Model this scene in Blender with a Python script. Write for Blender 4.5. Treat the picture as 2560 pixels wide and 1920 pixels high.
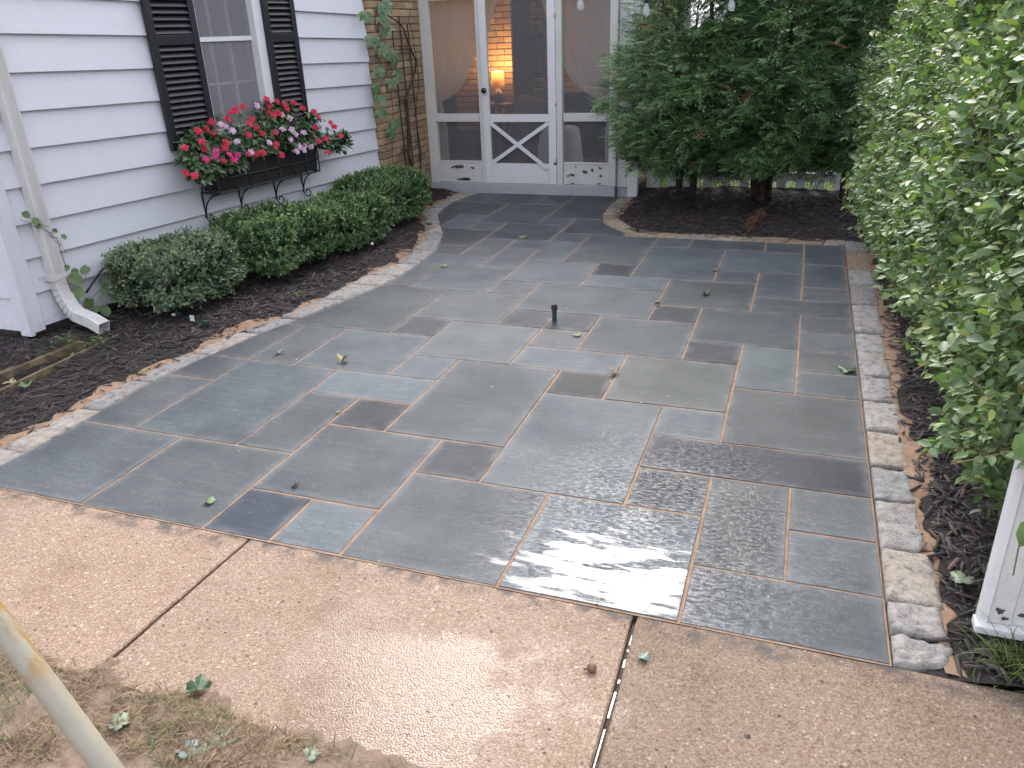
import bpy, math, random
import numpy as np
from mathutils import Vector, Matrix

for _o in list(bpy.data.objects):
    bpy.data.objects.remove(_o)
random.seed(11)
rng = np.random.default_rng(11)
SC = bpy.context.scene
COL = SC.collection
R_ = math.radians

# positions in metres; camera axes from a fit to the flagstone grid
CAM = [[0.942507,0.332169,-0.036667],[-0.104327,0.396693,0.912004],[-0.317485,0.855744,-0.40854]]
F = 1968.295
LI = [[-3.341,2.175],[-3.308,2.387],[-3.325,2.681],[-3.346,2.985],[-3.328,3.329],[-3.278,3.632],[-3.227,3.966],[-3.126,4.282],[-3.032,4.626],[-2.984,4.869],[-2.925,5.166],[-2.912,5.593],[-2.913,5.845],[-2.943,6.107],[-3.042,6.467],[-3.206,6.89],[-3.386,7.213],[-3.57,7.568],[-3.616,7.767],[-3.678,8.152],[-3.659,8.437],[-3.599,8.742]]
LO = [[-3.486,2.295],[-3.489,2.397],[-3.483,2.727],[-3.476,3.097],[-3.456,3.359],[-3.43,3.706],[-3.349,4.063],[-3.255,4.338],[-3.217,4.564],[-3.204,4.984],[-3.173,5.44],[-3.111,5.752],[-3.169,6.119],[-3.163,6.205],[-3.303,6.671],[-3.434,6.987],[-3.697,7.467],[-3.814,7.777],[-3.809,8.132],[-3.855,8.705]]
BLOOMS = [["red",-4.321,5.032,1.142],["red",-4.316,5.121,1.147],["red",-4.293,5.168,1.113],["red",-4.291,4.824,1.053],["red",-4.284,5.001,1.071],["red",-4.247,5.222,1.039],["red",-4.229,5.204,1.003],["red",-4.257,4.997,1.021],["red",-4.191,5.104,0.917],["red",-4.159,5.463,0.918],["red",-4.15,5.548,0.916],["red",-4.156,5.747,0.958],["red",-4.144,5.723,0.934],["red",-4.109,5.729,0.87],["red",-4.196,5.808,1.041],["red",-4.232,5.504,1.057],["red",-4.217,5.656,1.056],["red",-4.244,5.641,1.101],["red",-4.269,5.583,1.138],["red",-4.28,5.646,1.169],["red",-4.317,5.382,1.193],["red",-4.335,5.623,1.265],["red",-4.336,5.519,1.248],["red",-4.333,5.469,1.236],["red",-4.33,5.222,1.19],["red",-4.323,5.929,1.293],["red",-4.3,6.044,1.269],["red",-4.293,5.939,1.24],["red",-4.275,6.113,1.235],["red",-4.258,6.106,1.203],["red",-4.265,6.243,1.238],["red",-4.232,6.302,1.189],["red",-4.279,5.878,1.204],["red",-4.258,5.914,1.172],["red",-4.258,5.972,1.181],["red",-4.196,6.444,1.146],["red",-4.171,6.459,1.103],["red",-4.138,6.328,1.021],["red",-4.125,6.574,1.038],["red",-4.103,6.581,1.0],["red",-4.058,6.601,0.921],["red",-4.084,6.265,0.913],["red",-4.077,6.386,0.921],["red",-4.026,6.306,0.815],["red",-4.195,4.756,0.867],["red",-4.211,4.709,0.89],["magenta",-4.231,5.105,0.99],["magenta",-4.222,5.045,0.964],["magenta",-4.176,5.208,0.908],["magenta",-4.186,5.271,0.935],["magenta",-4.2,5.197,0.949],["magenta",-4.173,5.378,0.93],["magenta",-4.226,4.939,0.954],["pink",-4.308,5.303,1.162],["pink",-4.296,5.324,1.144],["pink",-4.271,5.378,1.108],["pink",-4.232,5.342,1.03],["pink",-4.243,6.021,1.162],["pink",-4.218,6.071,1.125],["pink",-4.194,5.921,1.056],["pink",-4.177,6.015,1.042],["pink",-4.153,6.033,1.0],["pink",-4.143,6.145,1.001],["pink",-4.143,5.945,0.968],["pink",-4.173,5.674,0.978],["pink",-4.092,5.934,0.873],["pink",-4.102,6.003,0.903],["pink",-4.096,6.067,0.902],["pink",-4.083,6.124,0.887],["pink",-4.082,6.031,0.871],["pink",-4.173,5.42,0.937],["pink",-4.315,5.794,1.256]]
VINE = [[-4.111,7.79,2.025],[-4.109,7.716,1.895],[-4.111,7.795,1.794],[-4.102,7.502,1.709],[-4.107,7.665,1.616],[-4.114,7.888,1.541],[-4.103,7.531,1.416],[-4.117,7.977,1.379],[-4.113,7.85,1.304],[-4.102,7.484,1.279],[-4.104,7.545,1.163],[-4.103,7.515,1.036],[-4.112,7.837,0.9],[-4.109,7.71,0.829],[-4.1,7.416,1.924]]
STEM = [[-4.138,8.356,0.087],[-4.139,8.378,0.194],[-4.135,8.242,0.327],[-4.131,8.134,0.487],[-4.132,8.161,0.693],[-4.132,8.171,0.898],[-4.133,8.181,1.1],[-4.133,8.184,1.111],[-4.137,8.311,1.228],[-4.141,8.459,1.353],[-4.143,8.528,1.47],[-4.141,8.465,1.546],[-4.138,8.341,1.68],[-4.135,8.27,1.808],[-4.131,8.11,1.884],[-4.125,7.937,1.932],[-4.121,7.774,1.996]]
STEM2 = [[-4.149,8.392,0.155],[-4.152,8.485,0.508],[-4.15,8.425,0.837],[-4.154,8.569,1.266],[-4.154,8.541,1.636],[-4.151,8.453,1.865],[-4.152,8.474,1.96]]
STEM3 = [[-4.129,7.727,0.513],[-4.132,7.823,0.869],[-4.133,7.857,1.086],[-4.132,7.822,1.344],[-4.127,7.657,1.538],[-4.127,7.67,1.778],[-4.129,7.719,2.013]]
LV = {"a":[-2.351,6.775],"b":[-2.676,5.717],"c":[-0.54,6.053],"d":[-0.539,5.427],"e":[-0.831,5.146],"f":[-1.202,4.435],"g":[-2.873,3.706],"h":[-2.423,3.689],"i":[-0.848,3.912],"j":[0.348,4.262],"k":[-2.089,3.075],"l":[-1.895,2.397],"m":[-2.169,2.186],"n":[-0.293,1.837],"o":[-0.431,1.745],"p":[-1.516,1.324],"q":[-1.633,1.143],"r":[-1.323,1.189],"s":[-1.385,1.125],"t":[-1.443,1.162],"u":[-1.061,1.217],"v":[-1.351,1.136],"w":[0.64,2.455],"x":[0.598,2.798],"y":[-4.105,2.875],"z":[-3.919,2.833],"bb":[-3.378,6.962],"hull":[0.022,1.637]}
STONES = {1:[0,2,0,1],2:[1,2,1,3],3:[0,1,2,3],4:[0,1,1,2],5:[0,3,3,4],6:[0,2,4,6],7:[0,1,6,7],8:[0,1,7,8],9:[0,1,8,9],10:[0,1,9,10],11:[1,2,6,8],12:[1,3,8,10],13:[2,3,7,8],14:[0,2,10,11],15:[1,2,11,13],16:[2,3,12,13],17:[1,3,13,15],18:[0,1,14,16],19:[0,1,12,14],20:[0,1,11,12],21:[1,2,15,16],22:[2,4,15,16],23:[4,5,15,16],24:[3,5,12,15],25:[5,7,13,16],26:[5,6,12,13],27:[6,8,11,13],28:[4,6,11,12],29:[2,4,10,12],30:[3,4,9,10],31:[4,7,9,11],32:[7,8,10,11],33:[6,7,8,9],34:[5,6,8,9],35:[5,6,7,8],36:[3,5,7,9],37:[4,6,6,7],38:[4,5,5,6],39:[2,4,5,7],40:[2,3,4,5],41:[3,5,2,5],42:[2,3,2,3],43:[2,4,0,2],44:[4,6,0,2],45:[5,6,2,3],46:[5,7,3,6],47:[7,8,3,4],48:[7,9,4,5],49:[7,8,5,6],50:[6,8,6,8],51:[8,9,7,8],52:[7,9,8,10],53:[9,12,7,10],54:[8,10,5,7],55:[10,11,5,7],56:[11,13,5,7],57:[11,13,4,5],58:[11,13,2,4],59:[9,11,2,5],60:[8,9,2,4],61:[10,13,0,2],62:[8,10,0,2],63:[6,8,1,3],64:[7,8,0,1],65:[6,7,0,1],66:[10,12,10,12],67:[8,10,10,12],68:[9,12,12,13],69:[8,9,12,14],70:[7,8,13,14],71:[7,9,14,15],72:[9,10,13,15],73:[10,12,13,14],74:[10,13,14,16],75:[8,10,15,17],76:[7,8,15,16],77:[6,8,16,18],78:[8,9,17,18],79:[9,11,17,20],80:[10,11,16,17],81:[11,12,16,18],82:[12,13,16,18],83:[11,14,18,20],84:[12,14,20,22],85:[10,12,20,22],86:[6,9,18,22],87:[9,10,20,22]}
HOSE = [[-4.449,3.825,0.239],[-4.441,3.913,0.304],[-4.435,3.982,0.352],[-4.422,4.01,0.369],[-4.401,4.023,0.37],[-4.372,4.01,0.36]]
IVY = [[-4.456,3.743,0.353,0.085],[-4.454,3.767,0.269,0.075],[-4.461,3.909,0.371,0.065],[-4.424,3.994,0.269,0.06],[-4.425,3.976,0.219,0.07],[-4.466,3.86,0.159,0.07],[-4.422,3.905,0.091,0.075],[-4.456,3.752,0.219,0.055],[-4.484,3.77,0.432,0.035],[-4.481,3.801,0.394,0.04],[-4.491,3.575,0.817,0.045],[-4.485,3.643,0.764,0.045],[-4.484,3.66,0.73,0.04],[-4.477,3.736,0.68,0.03],[-4.491,3.806,0.626,0.035],[-4.436,3.862,0.117,0.05]]
IVYSTEM = [[-4.477,3.734,0.122],[-4.467,3.731,0.207],[-4.467,3.731,0.315],[-4.485,3.757,0.43],[-4.485,3.753,0.564],[-4.476,3.741,0.636],[-4.478,3.724,0.64],[-4.483,3.673,0.714],[-4.488,3.618,0.769],[-4.489,3.598,0.817]]
WEEDS = [[-4.251,3.424,0.03],[-4.052,3.458,0.03],[-3.335,4.627,0.035],[-4.06,3.30,0.02]]
CABLE_A = [[-3.946,4.05,0.347],[-3.903,4.02,0.291],[-3.88,4.00,0.21],[-3.873,3.99,0.111],[-3.876,4.0,0.062]]
CABLE_B = [[-3.907,4.03,0.055],[-3.844,4.022,0.055],[-3.731,3.959,0.055],[-3.672,3.945,0.055],[-3.593,3.949,0.055]]
SHOOT = [[0.605,2.055,0.79,0.085,[-0.25,-0.1,-1.0]],[0.668,2.05,0.545,0.095,[-0.3,-0.15,-1.0]],[0.64,2.06,0.66,0.05,[0.7,-0.2,-0.6]],[0.62,2.06,0.72,0.045,[-0.8,-0.2,-0.2]]]


# ------------------------------------------------------------------ camera
cam_d = bpy.data.cameras.new('camera')
cam = bpy.data.objects.new('camera', cam_d)
COL.objects.link(cam)
cam_d.sensor_fit = 'HORIZONTAL'
cam_d.sensor_width = 36.0
cam_d.lens = F / 2560.0 * 36.0
cam_d.clip_start = 0.05
cam_d.clip_end = 600.0
_r, _u, _f = [Vector(v) for v in CAM]
_m = Matrix.Identity(4)
for _i in range(3):
    _m[_i][0] = _r[_i]; _m[_i][1] = _u[_i]; _m[_i][2] = -_f[_i]
_m[2][3] = 1.74
cam.matrix_world = _m
SC.camera = cam

# ------------------------------------------------------------------ sky, sun, exposure
SUN_EL, SUN_AZ = 42.0, -15.0          # azimuth from +Y towards +X
wd = bpy.data.worlds.new('World')
SC.world = wd
wd.use_nodes = True
_n = wd.node_tree.nodes; _l = wd.node_tree.links
_n.clear()
_sky = _n.new('ShaderNodeTexSky'); _sky.sky_type = 'NISHITA'; _sky.sun_disc = False
_sky.sun_elevation = R_(SUN_EL); _sky.sun_rotation = R_(SUN_AZ)
_sky.air_density = 1.0; _sky.dust_density = 6.0; _sky.ozone_density = 1.0
_hs = _n.new('ShaderNodeHueSaturation'); _hs.inputs['Saturation'].default_value = 0.45
_bg = _n.new('ShaderNodeBackground'); _bg.inputs['Strength'].default_value = 0.15
_out = _n.new('ShaderNodeOutputWorld')
_mx = _n.new('ShaderNodeMix'); _mx.data_type = 'RGBA'; _mx.inputs[0].default_value = 0.55      # cloud layer evens out the clear sky
_mx.inputs[7].default_value = (4.5, 4.65, 5.25, 1)
_l.new(_sky.outputs[0], _hs.inputs['Color']); _l.new(_hs.outputs[0], _mx.inputs[6]); _l.new(_mx.outputs[2], _bg.inputs['Color'])
_l.new(_bg.outputs[0], _out.inputs['Surface'])

sun_d = bpy.data.lights.new('sun', 'SUN')
sun_d.energy = 0.75; sun_d.angle = R_(20); sun_d.color = (1.0, 0.97, 0.94)
sun = bpy.data.objects.new('sun', sun_d)
COL.objects.link(sun)
_d = Vector((math.sin(R_(SUN_AZ)) * math.cos(R_(SUN_EL)), math.cos(R_(SUN_AZ)) * math.cos(R_(SUN_EL)), math.sin(R_(SUN_EL))))
sun.rotation_euler = _d.to_track_quat('Z', 'Y').to_euler()
sun.location = _d * 30

SC.view_settings.view_transform = 'Standard'
SC.view_settings.look = 'None'
SC.view_settings.gamma = 1.0
SC.view_settings.exposure = 1.6
SC.view_settings.use_curve_mapping = False
SC.cycles.max_bounces = 6
SC.cycles.diffuse_bounces = 3
SC.cycles.glossy_bounces = 3
SC.cycles.transmission_bounces = 3
SC.cycles.caustics_reflective = False
SC.cycles.caustics_refractive = False
SC.cycles.transparent_max_bounces = 8
SC.cycles.sample_clamp_indirect = 6.0
SC.cycles.use_denoising = True
SC.cycles.use_adaptive_sampling = True
SC.cycles.adaptive_threshold = 0.03

# ------------------------------------------------------------------ helpers: objects and meshes
def put(o, parent=None):
    COL.objects.link(o)
    if parent is not None:
        o.parent = parent
    return o

def tag(o, label=None, cat=None, group=None, kind=None):
    if label: o['label'] = label
    if cat: o['category'] = cat
    if group: o['group'] = group
    if kind: o['kind'] = kind
    return o

def thing(name, label, cat, loc=(0, 0, 0), group=None):
    o = bpy.data.objects.new(name, None)
    o.location = loc
    o.empty_display_size = 0.05
    put(o)
    return tag(o, label, cat, group)

def rel(o, parent):
    """parent keeping the world position (parents are never rotated)"""
    o.parent = parent
    o.matrix_parent_inverse = Matrix.Translation(-parent.location)
    return o

def mesh_np(name, V, faces, mat=None, smooth=False, tint=None):
    me = bpy.data.meshes.new(name)
    V = np.asarray(V, np.float32)
    if isinstance(faces, np.ndarray):
        faces = [faces]
    faces = [np.asarray(f, np.int32) for f in faces if len(f)]
    me.vertices.add(len(V)); me.vertices.foreach_set('co', V.ravel())
    nl = sum(f.size for f in faces); npoly = sum(len(f) for f in faces)
    me.loops.add(nl); me.loops.foreach_set('vertex_index', np.concatenate([f.ravel() for f in faces]))
    me.polygons.add(npoly)
    tot = np.concatenate([np.full(len(f), f.shape[1], np.int32) for f in faces])
    st = np.concatenate([[0], np.cumsum(tot)[:-1]]).astype(np.int32)
    me.polygons.foreach_set('loop_start', st)
    try:
        me.polygons.foreach_set('loop_total', tot)
    except Exception:
        pass
    if smooth:
        me.polygons.foreach_set('use_smooth', np.ones(npoly, bool))
    if tint is not None:
        a = me.attributes.new('tint', 'FLOAT', 'POINT')
        a.data.foreach_set('value', np.asarray(tint, np.float32))
    if mat: me.materials.append(mat)
    me.update(calc_edges=True)
    me.validate()
    return me

def obj(name, me, parent=None, loc=None):
    o = bpy.data.objects.new(name, me)
    COL.objects.link(o)
    if loc is not None: o.location = loc
    if parent is not None:
        rel(o, parent) if loc is None else rel(o, parent)
    return o

class MB:
    """collects boxes, tubes and sheets into one mesh"""
    def __init__(s): s.v = []; s.f = []
    def add(s, vs, fs):
        b = len(s.v); s.v += [tuple(map(float, v)) for v in vs]; s.f += [tuple(i + b for i in f) for f in fs]; return s
    def box(s, x0, x1, y0, y1, z0, z1):
        return s.add([(x0,y0,z0),(x1,y0,z0),(x1,y1,z0),(x0,y1,z0),(x0,y0,z1),(x1,y0,z1),(x1,y1,z1),(x0,y1,z1)],
                     [(0,3,2,1),(4,5,6,7),(0,1,5,4),(1,2,6,5),(2,3,7,6),(3,0,4,7)])
    def hexa(s, c):
        return s.add(c, [(0,3,2,1),(4,5,6,7),(0,1,5,4),(1,2,6,5),(2,3,7,6),(3,0,4,7)])
    def tube(s, pts, r, n=8, cap=True):
        pts = [Vector(p) for p in pts]
        rr = r if isinstance(r, (list, tuple)) else [r] * len(pts)
        ring = []; up = Vector((0.13, 0.31, 0.94))
        for i, p in enumerate(pts):
            t = (pts[min(i + 1, len(pts) - 1)] - pts[max(i - 1, 0)]).normalized()
            a = t.cross(up)
            if a.length < 1e-3: a = t.cross(Vector((1, 0, 0)))
            a.normalize(); b = t.cross(a)
            ring.append([p + (a * math.cos(2 * math.pi * k / n) + b * math.sin(2 * math.pi * k / n)) * rr[i] for k in range(n)])
        vs = [v for q in ring for v in q]; fs = []
        for i in range(len(pts) - 1):
            for k in range(n):
                k2 = (k + 1) % n
                fs.append((i*n+k, i*n+k2, (i+1)*n+k2, (i+1)*n+k))
        if cap:
            fs.append(tuple(range(n))[::-1]); fs.append(tuple((len(pts)-1)*n + k for k in range(n)))
        return s.add(vs, fs)
    def lathe(s, c, prof, n=20):
        vs = []; fs = []
        for (r, z) in prof:
            for k in range(n):
                a = 2 * math.pi * k / n
                vs.append((c[0] + r * math.cos(a), c[1] + r * math.sin(a), c[2] + z))
        for i in range(len(prof) - 1):
            for k in range(n):
                k2 = (k + 1) % n
                fs.append((i*n+k, i*n+k2, (i+1)*n+k2, (i+1)*n+k))
        return s.add(vs, fs)
    def build(s, name, mat, parent=None, smooth=False, bevel=0.0):
        me = bpy.data.meshes.new(name)
        me.from_pydata(s.v, [], s.f)
        if mat: me.materials.append(mat)
        if smooth:
            me.polygons.foreach_set('use_smooth', [True] * len(me.polygons))
        me.validate(); me.update()
        o = bpy.data.objects.new(name, me); COL.objects.link(o)
        if parent is not None: rel(o, parent)
        if bevel:
            m = o.modifiers.new('bevel', 'BEVEL'); m.width = bevel; m.segments = 2; m.limit_method = 'ANGLE'; m.angle_limit = R_(40)
        return o

def basis(axis, normal):
    """(N,3) leaf axis + rough normal -> (N,3,3) with columns side, axis, normal"""
    a = axis / np.maximum(np.linalg.norm(axis, axis=1, keepdims=True), 1e-9)
    s = np.cross(a, normal); s /= np.maximum(np.linalg.norm(s, axis=1, keepdims=True), 1e-9)
    nn = np.cross(s, a)
    return np.stack([s, a, nn], 2)

def batch(tv, tf, M, off, size, tint=None):
    """instances of a small template joined into one mesh: returns V, F, tint per vertex"""
    N = len(off); nv = len(tv)
    if np.ndim(size) == 1: size = size[:, None, None]
    V = np.einsum('nij,kj->nki', M, tv) * size + off[:, None, :]
    Fc = (tf[None] + (np.arange(N) * nv)[:, None, None]).reshape(-1, tf.shape[1])
    T = None if tint is None else np.repeat(tint, nv)
    return V.reshape(-1, 3), Fc, T

def unit(v): return v / np.maximum(np.linalg.norm(v, axis=-1, keepdims=True), 1e-9)

# smooth value noise (numpy), for height fields and outlines
_perm = np.random.default_rng(3).random((64, 64, 64))
def vnoise(p, scale=1.0):
    p = np.asarray(p, float) * scale + 100.0
    i = np.floor(p).astype(int); fr = p - i; fr = fr * fr * (3 - 2 * fr)
    def g(a, b, c): return _perm[(i[..., 0] + a) % 64, (i[..., 1] + b) % 64, (i[..., 2] + c) % 64]
    x, y, z = fr[..., 0], fr[..., 1], fr[..., 2]
    c00 = g(0,0,0)*(1-x)+g(1,0,0)*x; c10 = g(0,1,0)*(1-x)+g(1,1,0)*x
    c01 = g(0,0,1)*(1-x)+g(1,0,1)*x; c11 = g(0,1,1)*(1-x)+g(1,1,1)*x
    return ((c00*(1-y)+c10*y)*(1-z) + (c01*(1-y)+c11*y)*z) * 2 - 1
def fbm(p, scale=1.0, o=3):
    return sum(vnoise(p, scale * 2 ** k) / 2 ** k for k in range(o))
def P3(x, y, z=0.0):
    x = np.asarray(x, float); y = np.asarray(y, float)
    return np.stack([x, y, np.broadcast_to(np.asarray(z, float), x.shape)], -1)

def resample(pts, n=None, step=None):
    p = np.asarray(pts, float)
    # Catmull-Rom densify then even spacing
    q = []
    for i in range(len(p) - 1):
        p0, p1, p2, p3 = p[max(i-1, 0)], p[i], p[i+1], p[min(i+2, len(p)-1)]
        for t in np.linspace(0, 1, 9)[:-1]:
            q.append(0.5*((2*p1)+(-p0+p2)*t+(2*p0-5*p1+4*p2-p3)*t*t+(-p0+3*p1-3*p2+p3)*t**3))
    q.append(p[-1]); q = np.array(q)
    d = np.concatenate([[0], np.cumsum(np.linalg.norm(np.diff(q, axis=0), axis=1))])
    if n is None: n = max(2, int(round(d[-1] / step)) + 1)
    t = np.linspace(0, d[-1], n)
    return np.stack([np.interp(t, d, q[:, k]) for k in range(q.shape[1])], 1)

def clip_rect(poly, x0, x1, y0, y1):
    """Sutherland-Hodgman: the outline (any shape) cut to a rectangle"""
    def cut(pts, ax, val, keep_less):
        out = []
        for i in range(len(pts)):
            a, b = pts[i - 1], pts[i]
            ia = (a[ax] <= val) if keep_less else (a[ax] >= val)
            ib = (b[ax] <= val) if keep_less else (b[ax] >= val)
            if ia != ib:
                t = (val - a[ax]) / (b[ax] - a[ax])
                out.append((a[0] + (b[0]-a[0])*t, a[1] + (b[1]-a[1])*t))
            if ib: out.append(b)
        return out
    p = [tuple(q) for q in poly]
    for ax, v, less in ((0, x0, False), (0, x1, True), (1, y0, False), (1, y1, True)):
        if not p: return p
        p = cut(p, ax, v, less)
    return p

def inside(poly, x, y):
    poly = np.asarray(poly); x = np.asarray(x); y = np.asarray(y)
    r = np.zeros(x.shape, bool); j = len(poly) - 1
    for i in range(len(poly)):
        xi, yi = poly[i]; xj, yj = poly[j]
        c = ((yi > y) != (yj > y)) & (x < (xj - xi) * (y - yi) / (yj - yi + 1e-12) + xi)
        r ^= c; j = i
    return r

# ------------------------------------------------------------------ helpers: materials
class NT:
    def __init__(s, name):
        s.m = bpy.data.materials.new(name); s.m.use_nodes = True
        s.t = s.m.node_tree; s.t.nodes.clear()
        s.out = s.t.nodes.new('ShaderNodeOutputMaterial')
    def n(s, typ, ins=None, **kw):
        nd = s.t.nodes.new('ShaderNode' + typ)
        for k, v in kw.items(): setattr(nd, k, v)
        for k, v in (ins or {}).items(): s.i(nd, k, v)
        return nd
    def i(s, nd, k, v):
        sk = nd.inputs[k]
        if isinstance(v, bpy.types.NodeSocket): s.t.links.new(v, sk)
        elif isinstance(v, bpy.types.Node): s.t.links.new(v.outputs[0], sk)
        elif isinstance(v, (tuple, list)) and len(v) == 3 and sk.type == 'RGBA': sk.default_value = (*v, 1)
        else: sk.default_value = v
    def math(s, op, a, b=0.0, clamp=False):
        nd = s.n('Math', operation=op, use_clamp=clamp); s.i(nd, 0, a); s.i(nd, 1, b); return nd.outputs[0]
    def mix(s, fac, a, b, blend='MIX'):
        nd = s.n('Mix', data_type='RGBA', blend_type=blend); s.i(nd, 0, fac); s.i(nd, 6, a); s.i(nd, 7, b); return nd.outputs[2]
    def mixf(s, fac, a, b):
        nd = s.n('Mix', data_type='FLOAT'); s.i(nd, 0, fac); s.i(nd, 2, a); s.i(nd, 3, b); return nd.outputs[0]
    def ramp(s, fac, stops, interp='LINEAR'):
        nd = s.n('ValToRGB'); s.i(nd, 0, fac); cr = nd.color_ramp; cr.interpolation = interp
        while len(cr.elements) < len(stops): cr.elements.new(0.5)
        for e, (p, c) in zip(cr.elements, stops):
            e.position = p; e.color = (*c, 1) if len(c) == 3 else c
        return nd.outputs[0]
    def step(s, v, a, b):
        nd = s.n('MapRange', interpolation_type='SMOOTHSTEP'); s.i(nd, 0, v); s.i(nd, 1, a); s.i(nd, 2, b); return nd.outputs[0]
    def pos(s): return s.n('NewGeometry').outputs['Position']
    def vadd(s, a, b):
        nd = s.n('VectorMath', operation='ADD'); s.i(nd, 0, a); s.i(nd, 1, b); return nd.outputs[0]
    def vmul(s, a, b):
        nd = s.n('VectorMath', operation='MULTIPLY'); s.i(nd, 0, a); s.i(nd, 1, b); return nd.outputs[0]
    def noise(s, vec, scale, detail=3.0, rough=0.55, out=0):
        return s.n('TexNoise', {'Vector': vec, 'Scale': scale, 'Detail': detail, 'Roughness': rough}).outputs[out]
    def voro(s, vec, scale, out='Distance', feature='F1', rand=1.0):
        return s.n('TexVoronoi', {'Vector': vec, 'Scale': scale, 'Randomness': rand}, feature=feature).outputs[out]
    def bump(s, h, strength=0.3, dist=0.01, normal=None):
        ins = {'Height': h, 'Strength': strength, 'Distance': dist}
        if normal is not None: ins['Normal'] = normal
        return s.n('Bump', ins).outputs[0]
    def bsdf(s, **ins):
        return s.n('BsdfPrincipled', {k.replace('_', ' '): v for k, v in ins.items()})
    def done(s, sh):
        s.t.links.new(sh if isinstance(sh, bpy.types.NodeSocket) else sh.outputs[0], s.out.inputs['Surface']); return s.m

def simple(name, col, rough=0.6, var=0.25, scale=9.0, bump=0.15, bscale=60.0, metallic=0.0, spec=0.5, objvar=0.0):
    n = NT(name); p = n.pos()
    f = n.noise(p, scale, 4.0)
    a = tuple(c * (1 - var) for c in col); b = tuple(min(1, c * (1 + var)) for c in col)
    c = n.mix(n.step(f, 0.3, 0.7), a, b)
    if objvar:
        r = n.n('ObjectInfo').outputs['Random']
        c = n.mix(1.0, c, n.ramp(r, [(0, (1-objvar,)*3), (1, (1+objvar,)*3)]), 'MULTIPLY')
    return n.done(n.bsdf(Base_Color=c, Roughness=rough, Metallic=metallic, Specular_IOR_Level=spec,
                         Normal=n.bump(n.noise(p, bscale, 3.0), bump, 0.004)))

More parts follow.
